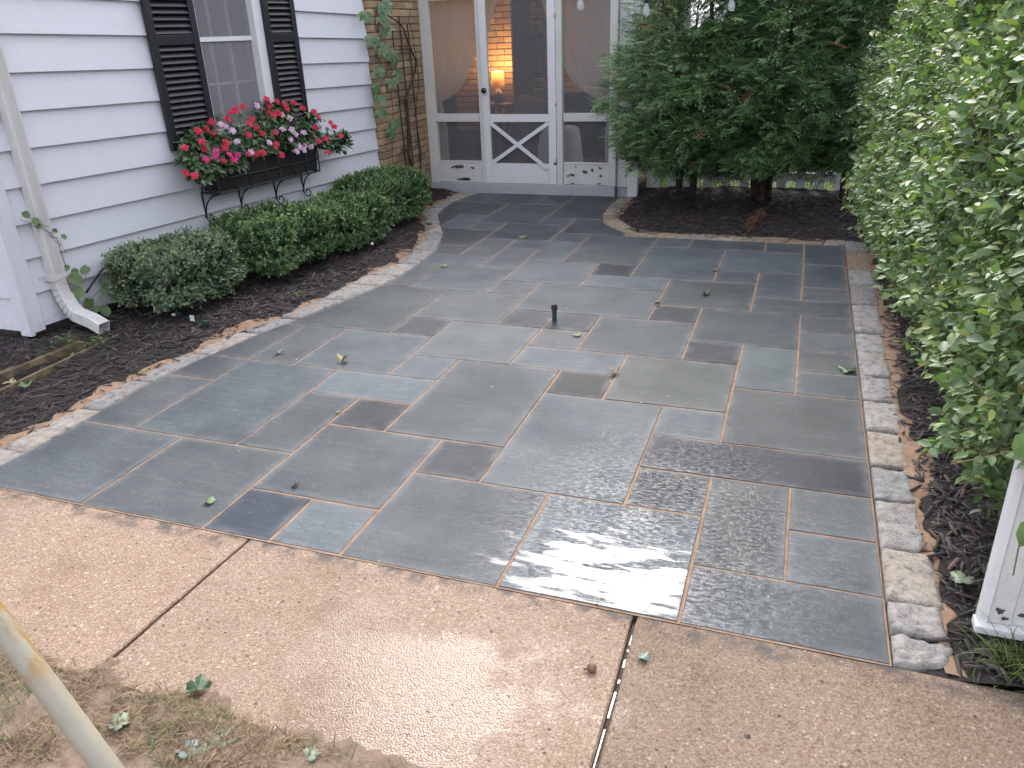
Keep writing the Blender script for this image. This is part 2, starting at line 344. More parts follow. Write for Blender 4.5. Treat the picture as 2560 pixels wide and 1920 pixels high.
def m_bluestone():
    n = NT('bluestone'); p = n.pos(); oi = n.n('ObjectInfo')
    off = n.vmul(n.n('CombineXYZ', {'X': oi.outputs['Random'], 'Y': oi.outputs['Random'], 'Z': 0.0}).outputs[0], (37.0, 91.0, 0.0))
    q = n.vadd(p, off)
    big = n.noise(q, 2.2, 4.0, 0.6)
    fine = n.noise(q, 55.0, 5.0, 0.7)
    streak = n.noise(n.vmul(q, (3.0, 22.0, 1.0)), 1.5, 4.0, 0.65)
    c = n.mix(1.0, oi.outputs['Color'], n.ramp(big, [(0.25, (0.62, 0.63, 0.65)), (0.5, (1.0,)*3), (0.78, (1.42, 1.38, 1.3))]), 'MULTIPLY')
    c = n.mix(1.0, c, n.ramp(fine, [(0.28, (0.66,)*3), (0.55, (1.0,)*3), (0.8, (1.5,)*3)]), 'MULTIPLY')
    c = n.mix(n.math('MULTIPLY', n.step(streak, 0.50, 0.72), 0.6), c, n.mix(1.0, c, (1.45, 1.42, 1.4), 'MULTIPLY'))
    rust = n.step(n.noise(n.vadd(q, (5.0, 2.0, 9.0)), 3.1, 3.0), 0.62, 0.82)
    c = n.mix(n.math('MULTIPLY', rust, 0.12), c, (0.12, 0.095, 0.07))
    # scuffs and sand grains left after sweeping the joints
    scr = n.noise(n.vmul(q, (9.0, 42.0, 1.0)), 2.4, 6.0, 0.8)
    patch = n.step(n.noise(q, 3.5, 2.0), 0.5, 0.75)
    dust = n.math('MULTIPLY', n.step(scr, 0.62, 0.74), patch)
    c = n.mix(n.math('MULTIPLY', dust, 0.38), c, (0.33, 0.31, 0.28))
    gr = n.voro(p, 95.0); gsel = n.noise(p, 13.0, 2.0)
    grain = n.math('MULTIPLY', n.math('LESS_THAN', gr, 0.16), n.step(gsel, 0.5, 0.66))
    c = n.mix(n.math('MULTIPLY', grain, 0.45), c, (0.46, 0.40, 0.33))
    # patchy paler grey band along the sawn edges
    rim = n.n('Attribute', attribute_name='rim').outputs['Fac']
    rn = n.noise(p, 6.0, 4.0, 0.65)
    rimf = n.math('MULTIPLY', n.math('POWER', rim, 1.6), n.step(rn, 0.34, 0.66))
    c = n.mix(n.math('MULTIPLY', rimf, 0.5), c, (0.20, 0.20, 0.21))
    # wet zone left of the right hand joint, strongest by the walkway
    d = n.n('VectorMath', {0: n.vmul(p, (1.0, 0.72, 0.0)), 1: (-0.36, 1.75, 0.0)}, operation='DISTANCE').outputs['Value']
    wn = n.noise(p, 3.2, 4.0, 0.6)
    wet = n.step(n.math('ADD', d, n.math('MULTIPLY', n.math('SUBTRACT', wn, 0.5), 1.0)), 0.88, 0.20)
    c = n.mix(wet, c, n.mix(1.0, c, (0.72, 0.75, 0.78), 'MULTIPLY'))
    drop = n.noise(p, 130.0, 3.0, 0.6)
    drop2 = n.noise(n.vmul(p, (1.0, 2.4, 1.0)), 34.0, 3.0, 0.6)
    riven = n.noise(q, 9.0, 5.0, 0.55)
    h = n.math('ADD', n.math('MULTIPLY', riven, 0.9), n.math('MULTIPLY', fine, 0.28))
    nb = n.bump(n.math('ADD', h, n.math('MULTIPLY', streak, 0.5)), 0.5, 0.007)
    pd = n.n('VectorMath', {0: n.vmul(p, (1.0, 1.5, 0.0)), 1: (-0.47, 3.25, 0.0)}, operation='DISTANCE').outputs['Value']
    pn = n.noise(n.vmul(n.vadd(p, (0.0, 0.0, 2.0)), (3.0, 15.0, 1.0)), 1.6, 5.0, 0.62)
    pud = n.step(n.math('ADD', pd, n.math('MULTIPLY', n.math('SUBTRACT', pn, 0.5), 1.5)), 0.36, 0.22)
    pud = n.math('MULTIPLY', pud, n.step(n.n('SeparateXYZ', {0: p}).outputs[0], -0.19, -0.25))
    nc = n.bump(n.math('ADD', n.math('MULTIPLY', drop, 0.6), drop2), n.mixf(pud, n.mixf(n.step(wn, 0.40, 0.66), 0.75, 0.40), 0.03), 0.006)
    rough = n.mixf(wet, n.mixf(n.step(fine, 0.35, 0.7), 0.55, 0.78), 0.60)
    return n.done(n.bsdf(Base_Color=c, Roughness=rough, Specular_IOR_Level=n.mixf(wet, 0.18, 0.05), Normal=nb,
                         Coat_Weight=n.math('MULTIPLY', wet, n.mixf(pud, n.mixf(n.step(drop2, 0.42, 0.56), 0.15, 1.0), 1.0)), Coat_Roughness=0.04, Coat_IOR=1.33, Coat_Normal=nc))

def m_concrete():
    n = NT('exposed_aggregate'); p = n.pos()
    cell = n.voro(p, 165.0, 'Color'); dist = n.voro(p, 165.0)
    cell2 = n.voro(n.vadd(p, (3.1, 1.7, 0.4)), 90.0, 'Color'); dist2 = n.voro(n.vadd(p, (3.1, 1.7, 0.4)), 90.0)
    sep = n.n('SeparateColor', {0: cell}).outputs
    peb = n.ramp(sep[0], [(0.0, (0.155, 0.10, 0.072)), (0.22, (0.235, 0.165, 0.122)), (0.5, (0.28, 0.21, 0.165)), (0.75, (0.33, 0.265, 0.215)), (0.93, (0.20, 0.175, 0.16)), (1.0, (0.42, 0.36, 0.30))])
    c = n.mix(n.step(dist, 0.45, 0.75), peb, (0.215, 0.15, 0.112))
    s2 = n.n('SeparateColor', {0: cell2}).outputs
    c = n.mix(n.math('MULTIPLY', n.math('GREATER_THAN', s2[1], 0.91), n.math('LESS_THAN', dist2, 0.5)), c, n.ramp(s2[0], [(0.0, (0.06, 0.045, 0.038)), (0.3, (0.24, 0.17, 0.125)), (1.0, (0.42, 0.36, 0.29))]))
    c = n.mix(1.0, c, n.n('ObjectInfo').outputs['Color'], 'MULTIPLY')
    big = n.noise(p, 1.6, 4.0, 0.6)
    c = n.mix(1.0, c, n.ramp(big, [(0.28, (0.72, 0.63, 0.53)), (0.48, (1.03, 0.98, 0.91)), (0.75, (1.16, 1.12, 1.06))]), 'MULTIPLY')
    # dark silt along the edge of the paving
    y = n.n('SeparateXYZ', {0: p}).outputs[1]
    silt = n.math('MULTIPLY', n.step(n.math('ADD', y, n.math('MULTIPLY', n.noise(p, 7.0, 4.0), 0.13)), 1.985, 2.075), n.step(n.noise(p, 11.0, 4.0), 0.42, 0.62))
    c = n.mix(n.math('MULTIPLY', silt, 0.85), c, (0.055, 0.05, 0.05))
    d = n.n('VectorMath', {0: n.vmul(p, (0.8, 1.25, 0.0)), 1: (-0.70, 1.90, 0.0)}, operation='DISTANCE').outputs['Value']
    wn = n.noise(p, 4.5, 4.0, 0.6)
    wet = n.step(n.math('ADD', d, n.math('MULTIPLY', n.math('SUBTRACT', wn, 0.5), 0.9)), 0.66, 0.14)
    edge = n.math('MULTIPLY', n.step(n.math('ADD', y, n.math('MULTIPLY', wn, 0.10)), 1.40, 1.345), n.step(n.n('SeparateXYZ', {0: p}).outputs[0], -1.45, -1.15))
    wet = n.math('MAXIMUM', wet, edge)
    c = n.mix(n.math('MULTIPLY', wet, 0.5), c, n.mix(1.0, c, (0.8, 0.76, 0.72), 'MULTIPLY'))
    h = n.math('SUBTRACT', 1.0, n.math('MULTIPLY', dist, 1.2))
    nb = n.bump(n.math('ADD', h, n.math('MULTIPLY', n.noise(p, 300.0, 2.0), 0.4)), n.mixf(wet, 0.5, 0.30), 0.004)
    nc = n.bump(h, n.mixf(n.step(wet, 0.3, 1.0), 0.55, 0.22), 0.005)
    return n.done(n.bsdf(Base_Color=c, Roughness=n.mixf(wet, 0.68, 0.55), Specular_IOR_Level=n.mixf(wet, 0.35, 0.1), Normal=nb, Coat_Weight=n.math('MULTIPLY', wet, 0.9), Coat_Roughness=0.07, Coat_IOR=1.33, Coat_Normal=nc))

def m_granite():
    n = NT('edging_stone'); p = n.pos(); oi = n.n('ObjectInfo')
    q = n.vadd(p, n.vmul(n.n('CombineXYZ', {'X': oi.outputs['Random'], 'Y': oi.outputs['Random'], 'Z': 0.0}).outputs[0], (53.0, 17.0, 0.0)))
    a = n.noise(q, 24.0, 6.0, 0.75); b = n.noise(q, 130.0, 4.0, 0.75)
    f = n.math('ADD', n.math('MULTIPLY', a, 0.7), n.math('MULTIPLY', b, 0.3))
    c = n.ramp(f, [(0.34, (0.06, 0.06, 0.066)), (0.43, (0.22, 0.21, 0.205)), (0.53, (0.36, 0.34, 0.32)), (0.72, (0.48, 0.46, 0.435))])
    c = n.mix(1.0, c, oi.outputs['Color'], 'MULTIPLY')
    st = n.step(n.noise(q, 5.0, 3.0), 0.48, 0.70)
    c = n.mix(n.math('MULTIPLY', st, 0.28), c, (0.34, 0.235, 0.15))
    return n.done(n.bsdf(Base_Color=c, Roughness=0.72, Normal=n.bump(n.math('ADD', a, n.math('MULTIPLY', b, 0.7)), 0.9, 0.012)))

def m_sand():
    n = NT('joint_sand'); p = n.pos()
    f = n.noise(p, 14.0, 5.0, 0.65); g = n.noise(p, 420.0, 2.0)
    c = n.ramp(f, [(0.3, (0.19, 0.115, 0.07)), (0.5, (0.30, 0.19, 0.12)), (0.75, (0.38, 0.255, 0.17))])
    c = n.mix(1.0, c, n.ramp(g, [(0.3, (0.75,)*3), (0.7, (1.2,)*3)]), 'MULTIPLY')
    return n.done(n.bsdf(Base_Color=c, Roughness=0.9, Normal=n.bump(n.math('ADD', f, g), 0.6, 0.006)))

def m_soil(name, c0, c1, scale=30.0):
    n = NT(name); p = n.pos()
    f = n.noise(p, scale, 6.0, 0.7)
    return n.done(n.bsdf(Base_Color=n.ramp(f, [(0.3, c0), (0.7, c1)]), Roughness=0.85, Normal=n.bump(f, 0.9, 0.02)))

def m_leaf(name, stops, rough=0.42, transl=0.25, spec=0.5, tcol=None):
    """leaf blade: colour by the leaf's own tint, with a little light passing through"""
    n = NT(name)
    t = n.n('Attribute', attribute_name='tint').outputs['Fac']
    r = n.n('ObjectInfo').outputs['Random']
    p = n.pos()
    c = n.ramp(t, stops)
    c = n.mix(1.0, c, n.ramp(n.noise(p, 45.0, 2.0), [(0.3, (0.85,)*3), (0.7, (1.15,)*3)]), 'MULTIPLY')
    b = n.bsdf(Base_Color=c, Roughness=rough, Specular_IOR_Level=spec)
    tr = n.n('BsdfTranslucent', {'Color': n.mix(1.0, c, tcol or (1.3, 1.5, 0.6), 'MULTIPLY')})
    ms = n.n('MixShader', {0: transl, 1: b.outputs[0], 2: tr.outputs[0]})
    return n.done(ms)

def m_paint(name, col, rough=0.45, dirt=0.12, peel=False):
    n = NT(name); p = n.pos()
    f = n.noise(p, 3.0, 5.0, 0.6); g = n.noise(n.vmul(p, (6.0, 6.0, 0.8)), 5.0, 4.0, 0.6)
    c = n.mix(n.math('MULTIPLY', n.step(f, 0.45, 0.75), dirt), col, tuple(x * 0.72 for x in col))
    c = n.mix(n.math('MULTIPLY', n.step(g, 0.55, 0.8), dirt), c, tuple(x * y for x, y in zip(col, (0.72, 0.68, 0.6))))
    z = n.n('SeparateXYZ', {0: p}).outputs[2]                      # splashed soil low on the boards
    spl = n.math('MULTIPLY', n.step(n.math('ADD', z, n.math('MULTIPLY', n.noise(p, 5.0, 4.0), 0.5)), 0.62, 0.30), n.step(n.noise(p, 38.0, 5.0, 0.7), 0.46, 0.68))
    c = n.mix(n.math('MULTIPLY', spl, 0.35), c, tuple(x * y for x, y in zip(col, (0.55, 0.48, 0.40))))
    fly = n.math('MULTIPLY', n.math('LESS_THAN', n.voro(p, 16.0), 0.035), n.step(n.noise(p, 3.0), 0.45, 0.6))
    c = n.mix(n.math('MULTIPLY', fly, 0.5), c, tuple(x * 0.45 for x in col))
    return n.done(n.bsdf(Base_Color=c, Roughness=rough, Normal=n.bump(n.math('ADD', n.noise(p, 120.0, 4.0), n.math('MULTIPLY', n.noise(p, 4.0, 2.0), 2.0)), 0.16, 0.003)))

def m_brick():
    n = NT('tan_brick'); p = n.pos(); r = n.n('ObjectInfo').outputs['Random']
    c = n.ramp(r, [(0.0, (0.24, 0.16, 0.10)), (0.3, (0.33, 0.225, 0.135)), (0.6, (0.40, 0.28, 0.165)), (0.85, (0.46, 0.335, 0.20)), (1.0, (0.30, 0.19, 0.12))])
    f = n.noise(p, 40.0, 5.0, 0.65)
    c = n.mix(1.0, c, n.ramp(f, [(0.3, (0.7,)*3), (0.7, (1.2,)*3)]), 'MULTIPLY')
    return n.done(n.bsdf(Base_Color=c, Roughness=0.85, Normal=n.bump(f, 0.6, 0.006)))

def m_screen(name, col, alpha):
    n = NT(name)
    tr = n.n('BsdfTransparent'); d = n.n('BsdfDiffuse', {'Color': (*col, 1)})
    return n.done(n.n('MixShader', {0: alpha, 1: tr.outputs[0], 2: d.outputs[0]}))

def m_glass_pane(name, col, alpha):
    n = NT(name)
    tr = n.n('BsdfTransparent'); d = n.bsdf(Base_Color=col, Roughness=0.08, Specular_IOR_Level=0.6)
    return n.done(n.n('MixShader', {0: alpha, 1: tr.outputs[0], 2: d.outputs[0]}))

def m_emit(name, col, s):
    n = NT(name); return n.done(n.n('Emission', {'Color': (*col, 1), 'Strength': s}))

M = {}
M['bluestone'] = m_bluestone()
M['concrete'] = m_concrete()
M['granite'] = m_granite()
M['sand'] = m_sand()
M['soil'] = m_soil('soil', (0.028, 0.018, 0.013), (0.07, 0.048, 0.036))
M['mulch_soil'] = m_soil('mulch_soil', (0.012, 0.009, 0.008), (0.032, 0.023, 0.020), 60.0)
M['joint_soil'] = m_soil('joint_soil', (0.05, 0.034, 0.024), (0.14, 0.095, 0.065), 40.0)
M['mud'] = m_soil('mud', (0.11, 0.073, 0.05), (0.25, 0.175, 0.125), 14.0)
M['lawn'] = m_soil('lawn', (0.035, 0.06, 0.015), (0.09, 0.13, 0.035), 8.0)
M['siding'] = m_paint('white_siding', (0.64, 0.645, 0.69), 0.42, 0.10)
M['white'] = m_paint('white_paint', (0.72, 0.72, 0.73), 0.45, 0.16)
M['aged_white'] = m_paint('aged_white_paint', (0.62, 0.62, 0.60), 0.5, 0.5)
M['sill_grey'] = m_paint('grey_sill_paint', (0.40, 0.42, 0.45), 0.5, 0.3)
M['gutter'] = m_paint('off_white_metal', (0.64, 0.625, 0.61), 0.38, 0.5)
M['black'] = m_paint('black_paint', (0.012, 0.012, 0.016), 0.42, 0.2)
M['black_metal'] = simple('black_metal', (0.012, 0.012, 0.014), 0.4, 0.3)
M['brick'] = m_brick()
M['mortar'] = simple('mortar', (0.11, 0.085, 0.065), 0.95, 0.3, 30.0, 0.5)
M['mortar_in'] = simple('dark_mortar', (0.07, 0.055, 0.045), 0.95, 0.3, 30.0, 0.5)
M['wood_dark'] = simple('dark_wood', (0.05, 0.03, 0.02), 0.5, 0.4, 6.0)
M['wood_old'] = simple('weathered_timber', (0.14, 0.105, 0.06), 0.9, 0.5, 12.0, 0.6)
M['bark'] = simple('bark', (0.045, 0.032, 0.024), 0.95, 0.45, 18.0, 0.8, 50.0)
M['twig'] = simple('twig', (0.16, 0.11, 0.06), 0.8, 0.3, 30.0)
M['fabric_dark'] = simple('dark_fabric', (0.022, 0.02, 0.02), 0.95, 0.3)
M['fabric_grey'] = simple('grey_fabric', (0.16, 0.14, 0.13), 0.95, 0.2)
M['fabric_white'] = simple('white_fabric', (0.55, 0.54, 0.52), 0.95, 0.12)
M['screen'] = m_screen('insect_screen', (0.20, 0.20, 0.21), 0.36)
M['screen_win'] = m_screen('window_screen', (0.33, 0.32, 0.34), 0.45)
M['pane'] = m_glass_pane('window_glass', (0.10, 0.10, 0.11), 0.5)
n = NT('sheer_curtain'); _s1 = n.n('BsdfTransparent'); _s2 = n.n('BsdfDiffuse', {'Color': (0.84, 0.84, 0.85, 1)}); _s3 = n.n('BsdfTranslucent', {'Color': (0.7, 0.69, 0.68, 1)})
M['sheer'] = n.done(n.n('MixShader', {0: n.n('MixShader', {0: 0.3, 1: _s2.outputs[0], 2: _s3.outputs[0]}).outputs[0] if False else 0.84, 1: _s1.outputs[0], 2: n.n('MixShader', {0: 0.35, 1: _s2.outputs[0], 2: _s3.outputs[0]}).outputs[0]}))
M['mulch'] = None

# ================================================================== SETTING
# ---- ground sheet to the horizon
g = MB(); g.add([(-260,-120,-0.075),(260,-120,-0.075),(260,420,-0.075),(-260,420,-0.075)], [(0,1,2,3)])
tag(g.build('ground', M['soil']), kind='structure')

# ---- patio: a sand bed with every flagstone on its 12 inch grid
X0, UX, Y0, UY = 0.4037, 0.3102, 2.022, 0.3120
LI = [[-3.335, 2.0]] + LI
LO = [[-3.49, 2.0]] + LO
BI = [[-1.87,8.78],[-1.877,8.30],[-1.835,7.76],[-1.711,7.405],[-1.453,7.12],[-1.254,7.03],[-1.124,7.02],[-0.828,7.018],[-0.201,7.018],[0.116,7.018],[0.412,7.018]]
BO = [[-1.71,8.78],[-1.715,8.375],[-1.69,7.90],[-1.60,7.56],[-1.41,7.29],[-1.20,7.18],[-0.966,7.15],[-0.7,7.16],[-0.27,7.165],[0.1,7.165],[0.43,7.17]]
li = resample(LI, 60); lo = resample(LO, 60); bi = resample(BI, 40); bo = resample(BO, 40)
OUT = [(0.404, Y0), (0.404, 7.012)] + [tuple(p) for p in bi[::-1]] + [(-1.87, 8.80), (-3.60, 8.80)] + [tuple(p) for p in li[::-1]]
OUT[-1] = (OUT[-1][0], Y0)
bed = MB()
bo_ = [(x, y if y > Y0+1e-4 else 2.019, -0.0016) for x, y in OUT]
bed.add(bo_, [tuple(range(len(bo_)))])
patio = bed.build('patio', M['sand'])
tag(patio, kind='structure')

BASE = (0.083, 0.0925, 0.101)
TONE = {5:(0.055,0.055,0.065), 13:(0.06,0.064,0.068), 26:(0.05,0.053,0.056), 30:(0.058,0.06,0.062), 38:(0.06,0.06,0.06), 42:(0.07,0.075,0.082),
        45:(0.07,0.073,0.075), 47:(0.065,0.066,0.064), 48:(0.125,0.14,0.152), 71:(0.118,0.132,0.145), 68:(0.11,0.12,0.13), 64:(0.066,0.078,0.09),
        51:(0.075,0.08,0.08), 41:(0.104,0.115,0.12), 11:(0.105,0.12,0.122), 39:(0.10,0.104,0.098), 46:(0.088,0.094,0.096), 59:(0.098,0.108,0.115),
        62:(0.095,0.103,0.102), 63:(0.088,0.094,0.096), 60:(0.084,0.09,0.09), 33:(0.075,0.08,0.08), 34:(0.082,0.09,0.095), 29:(0.086,0.09,0.087), 52:(0.09,0.095,0.098)}
for k, (i0, i1, j0, j1) in STONES.items():
    gap = random.uniform(0.0038, 0.0075)
    x0, x1 = X0 - i1 * UX + gap, X0 - i0 * UX - gap
    y0, y1 = Y0 + j0 * UY + gap, Y0 + j1 * UY - gap
    pl = clip_rect(OUT, x0, x1, y0, y1)
    if len(pl) < 3: continue
    # even out and roughen the sawn edge
    q = []
    for a, b in zip(pl, pl[1:] + pl[:1]):
        L = math.hypot(b[0]-a[0], b[1]-a[1])
        if L < 0.012: continue
        m = max(1, int(L / 0.10))
        for t in range(m): q.append((a[0]+(b[0]-a[0])*t/m, a[1]+(b[1]-a[1])*t/m))
    if len(q) < 3: continue
    cx = sum(p[0] for p in q) / len(q); cy = sum(p[1] for p in q) / len(q)
    zt = random.uniform(0.0, 0.0022); tx = random.uniform(-0.001, 0.001); ty = random.uniform(-0.001, 0.001)
    def zz(x, y): return zt + tx * (x - cx) + ty * (y - cy)
    def jit(p, d, s=0.0012):
        L = math.hypot(cx - p[0], cy - p[1]) + 1e-6
        return (p[0] + (cx-p[0])/L*d + random.uniform(-s, s), p[1] + (cy-p[1])/L*d + random.uniform(-s, s))
    r0 = [jit(p, 0.0) for p in q]; r1 = [jit(p, 0.0025, 0.0006) for p in r0]
    n_ = len(q)
    vs = [(x-cx, y-cy, -0.035) for x, y in r0] + [(x-cx, y-cy, zz(x, y)-0.0022) for x, y in r0] + [(x-cx, y-cy, zz(x, y)) for x, y in r1]
    ins = min(0.05, 0.28*min(max(p[0] for p in q)-min(p[0] for p in q), max(p[1] for p in q)-min(p[1] for p in q)))
    sx_ = 1-2*ins/max(.12, max(p[0] for p in q)-min(p[0] for p in q)); sy_ = 1-2*ins/max(.12, max(p[1] for p in q)-min(p[1] for p in q))
    bx_ = (max(p[0] for p in q)+min(p[0] for p in q))/2; by_ = (max(p[1] for p in q)+min(p[1] for p in q))/2
    r2 = [(bx_+(x-bx_)*sx_, by_+(y-by_)*sy_) for x, y in r1]
    vs += [(x-cx, y-cy, zz(x, y)) for x, y in r2]
    fs = [tuple(range(3*n_, 4*n_))]
    for a in range(n_):
        b = (a+1) % n_
        fs += [(a, b, n_+b, n_+a), (n_+a, n_+b, 2*n_+b, 2*n_+a), (2*n_+a, 2*n_+b, 3*n_+b, 3*n_+a)]
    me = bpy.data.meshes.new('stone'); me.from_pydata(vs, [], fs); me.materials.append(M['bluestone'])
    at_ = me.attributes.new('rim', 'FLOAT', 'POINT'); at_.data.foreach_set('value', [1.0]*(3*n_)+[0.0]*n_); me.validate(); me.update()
    o = bpy.data.objects.new('stone', me); o.location = (cx, cy, 0); put(o, patio)
    w_ = random.uniform(0.78, 1.22); h_ = random.uniform(-0.035, 0.035)
    t = TONE.get(k)
    if t is None: t = (BASE[0]*w_*(1+h_), BASE[1]*w_, BASE[2]*w_*(1-h_))
    elif min(t) > 0.082: t = (t[0]*0.84, t[1]*0.88, t[2]*0.93)
    else: t = (t[0]*0.62, t[1]*0.66, t[2]*0.74)
    o.color = (*t, 1)

# ---- rough stone edging blocks
def block(A, B, C_, D_, ztop, rough, parent, col, seed):
    """A,B inner edge ends; D_,C_ outer edge ends"""
    nu, nv = 15, 10
    A, B, C_, D_ = [np.array(p, float) for p in (A, B, C_, D_)]
    u = np.linspace(0, 1, nu)[:, None, None]; v = np.linspace(0, 1, nv)[None, :, None]
    top = (A*(1-u)+B*u)*(1-v) + (D_*(1-u)+C_*u)*v
    c = (A+B+C_+D_)/4
    P = P3(top[..., 0], top[..., 1], seed * 3.7)
    rough = rough*0.65
    z = ztop + rough*(0.65*fbm(P, 14.0, 3) - 0.9*np.abs(vnoise(P, 38.0)) + 0.9*vnoise(P, 85.0) + 0.35)
    eu = np.minimum(u, 1-u)[..., 0]; ev = np.minimum(v, 1-v)[..., 0]
    edge = np.minimum(np.broadcast_to(eu, z.shape), np.broadcast_to(ev, z.shape))
    z = z - 0.009 * np.clip(1 - edge / 0.09, 0, 1) ** 2
    jx = 0.010 * vnoise(P + 7, 14.0); jy = 0.010 * vnoise(P + 19, 14.0)
    lock = (np.broadcast_to(v[..., 0], z.shape) < 0.02)
    tx = top[..., 0] + np.where(lock, 0.002*jx, jx); ty = top[..., 1] + np.where(lock, 0.3*jy, jy)
    V = np.stack([tx - c[0], ty - c[1], z], -1).reshape(-1, 3)
    Fq = []
    for a in range(nu-1):
        for b in range(nv-1):
            i = a*nv+b; Fq.append((i, i+nv, i+nv+1, i+1))
    ring = [a*nv for a in range(nu)] + [(nu-1)*nv+b for b in range(1, nv)] + [a*nv+nv-1 for a in range(nu-2, -1, -1)] + [b for b in range(nv-2, 0, -1)]
    n0 = len(V); low = V[ring].copy(); low[:, 2] = -0.07
    V = np.vstack([V, low])
    for k in range(len(ring)):
        k2 = (k+1) % len(ring); Fq.append((ring[k], n0+k, n0+k2, ring[k2]))
    me = bpy.data.meshes.new('stone'); me.from_pydata(V.tolist(), [], Fq); me.materials.append(M['granite'])
    me.polygons.foreach_set('use_smooth', [True]*len(me.polygons)); me.update()
    o = bpy.data.objects.new('stone', me); o.location = (c[0], c[1], 0); put(o); rel(o, parent)
    o.color = (*col, 1)

def curve_blocks(inner, outer, parent, lens, z0, z1, cols):
    d = np.concatenate([[0], np.cumsum(np.linalg.norm(np.diff(inner, axis=0), axis=1))])
    def at(c, s): 
        t = s / d[-1] * (len(c)-1); i = min(int(t), len(c)-2); f = t-i
        return c[i]*(1-f)+c[i+1]*f
    s = 0.0; k = 0
    while s < d[-1] - 0.06:
        L = min(random.uniform(*lens), d[-1]-s)
        if d[-1]-s-L < 0.1: L = d[-1]-s
        a, b = s+0.004, s+L-0.004
        block(at(inner, a), at(inner, b), at(outer, b), at(outer, a), random.uniform(z0, z1), random.choice([0.003, 0.006, 0.008]), parent, random.choice(cols), k)
        s += L; k += 1
cols_l = [(1.0,0.95,0.90),(0.90,0.89,0.88),(1.05,0.95,0.85),(0.80,0.80,0.82),(1.06,1.0,0.92)]
e1 = thing('stone_edging', 'curved pale granite block edging between the flagstones and the boxwood bed', 'edging', (-3.4, 4.0, 0))
curve_blocks(li, lo, e1, (0.26, 0.48), 0.004, 0.014, cols_l)
e2 = thing('stone_edging', 'sandy rough stone edging curling round the dark bed under the conifers', 'edging', (-0.8, 7.1, 0))
curve_blocks(bi, bo, e2, (0.22, 0.40), 0.004, 0.020, [(0.8,0.62,0.45),(0.95,0.85,0.72),(0.7,0.68,0.66),(0.85,0.7,0.52)])
e3 = thing('stone_edging', 'straight row of chipped limestone blocks beside the hedge bed', 'edging', (0.49, 4.0, 0))
YB = [2.022,2.165,2.313,2.617,2.954,3.227,3.559,3.892,4.21,4.562,4.881,5.414,5.899,6.27,6.834,7.19]
RB = [(0.565,0.013,(1.0,0.99,0.97)),(0.566,0.013,(0.98,0.98,0.98)),(0.572,0.004,(1.1,1.02,0.92)),(0.556,0.012,(0.95,0.96,0.98)),(0.556,0.010,(0.80,0.82,0.86)),
      (0.560,0.005,(1.0,0.90,0.80)),(0.565,0.008,(0.98,0.97,0.95)),(0.562,0.012,(0.85,0.86,0.88)),(0.563,0.008,(0.95,0.95,0.96)),(0.568,0.005,(0.95,0.96,0.98)),
      (0.575,0.006,(0.95,0.95,0.96)),(0.580,0.012,(0.72,0.72,0.74)),(0.584,0.004,(0.95,0.96,0.98)),(0.590,0.006,(0.85,0.66,0.48)),(0.592,0.006,(0.75,0.76,0.78))]
for k in range(15):
    a, b = YB[k]+0.005, YB[k+1]-0.005
    xo, rgh, col = RB[k]
    sk = 0.03 if k == 0 else 0.0
    block((0.412, a), (0.413, b), (xo+random.uniform(-.01,.01), b+random.uniform(-.008,.008)), (xo, a+sk), 0.012+random.uniform(-.003,.006), rgh, e3, col, k+40)

# ---- concrete walkway: three slabs of exposed aggregate parted by open joints
walk = MB().box(-8.0, 5.0, 1.27, 2.012, -0.07, -0.022).build('walkway', M['joint_soil'])
tag(walk, kind='structure')
def slab(x0, x1, y0, y1, x0b=None, x1b=None, sheen_tone=1.0):
    x0b = x0 if x0b is None else x0b; x1b = x1 if x1b is None else x1b
    ztop = -0.0025; ch = 0.005
    def ring(d, z):
        r = []
        cs = [(x0b+d, y0+d), (x1b-d, y0+d), (x1-d, y1-d), (x0+d, y1-d)]
        for a, b in zip(cs, cs[1:]+cs[:1]):
            m = max(2, min(60, int(round((math.hypot(b[0]-a[0], b[1]-a[1])+2*d)/0.05))))
            for t in range(m):
                x = a[0]+(b[0]-a[0])*t/m; y = a[1]+(b[1]-a[1])*t/m
                w = 0.003*float(vnoise(np.array([[x*9, y*9, 3.0]]))[0]) if t else 0
                r.append((x+w, y+w*0.5, z))
        return r
    r0, r1, r2 = ring(0, -0.06), ring(0, ztop-ch), ring(ch, ztop)
    n_ = len(r0); vs = r0+r1+r2; fs = [tuple(range(2*n_, 3*n_))]
    for a in range(n_):
        b = (a+1) % n_
        fs += [(a, b, n_+b, n_+a), (n_+a, n_+b, 2*n_+b, 2*n_+a)]
    MB().add(vs, fs).build('slab', M['concrete'], walk).color = (sheen_tone, sheen_tone*.985, sheen_tone*.97, 1)  # paints uneven sky sheen into the slab colour: left lighter, right darker
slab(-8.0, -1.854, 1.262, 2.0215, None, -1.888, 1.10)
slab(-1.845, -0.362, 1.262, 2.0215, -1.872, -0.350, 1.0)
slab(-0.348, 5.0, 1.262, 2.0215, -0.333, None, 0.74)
wj = MB()
for a_, b_ in ((1.30,1.345),(1.36,1.40),(1.425,1.56),(1.60,1.70),(1.735,1.75),(1.80,1.835),(1.87,1.88),(1.90,1.945)):
    wj.box(-0.350+0.008*(1.6-a_)*0-0.002, -0.345, a_, b_, -0.04, -0.0185-random.uniform(0,.002))
wj = wj.build('water', NT('joint_water').m, walk)
_w = NT('joint_water2'); wj.data.materials[0] = _w.done(_w.bsdf(Base_Color=(0.03,0.03,0.035), Roughness=0.04))

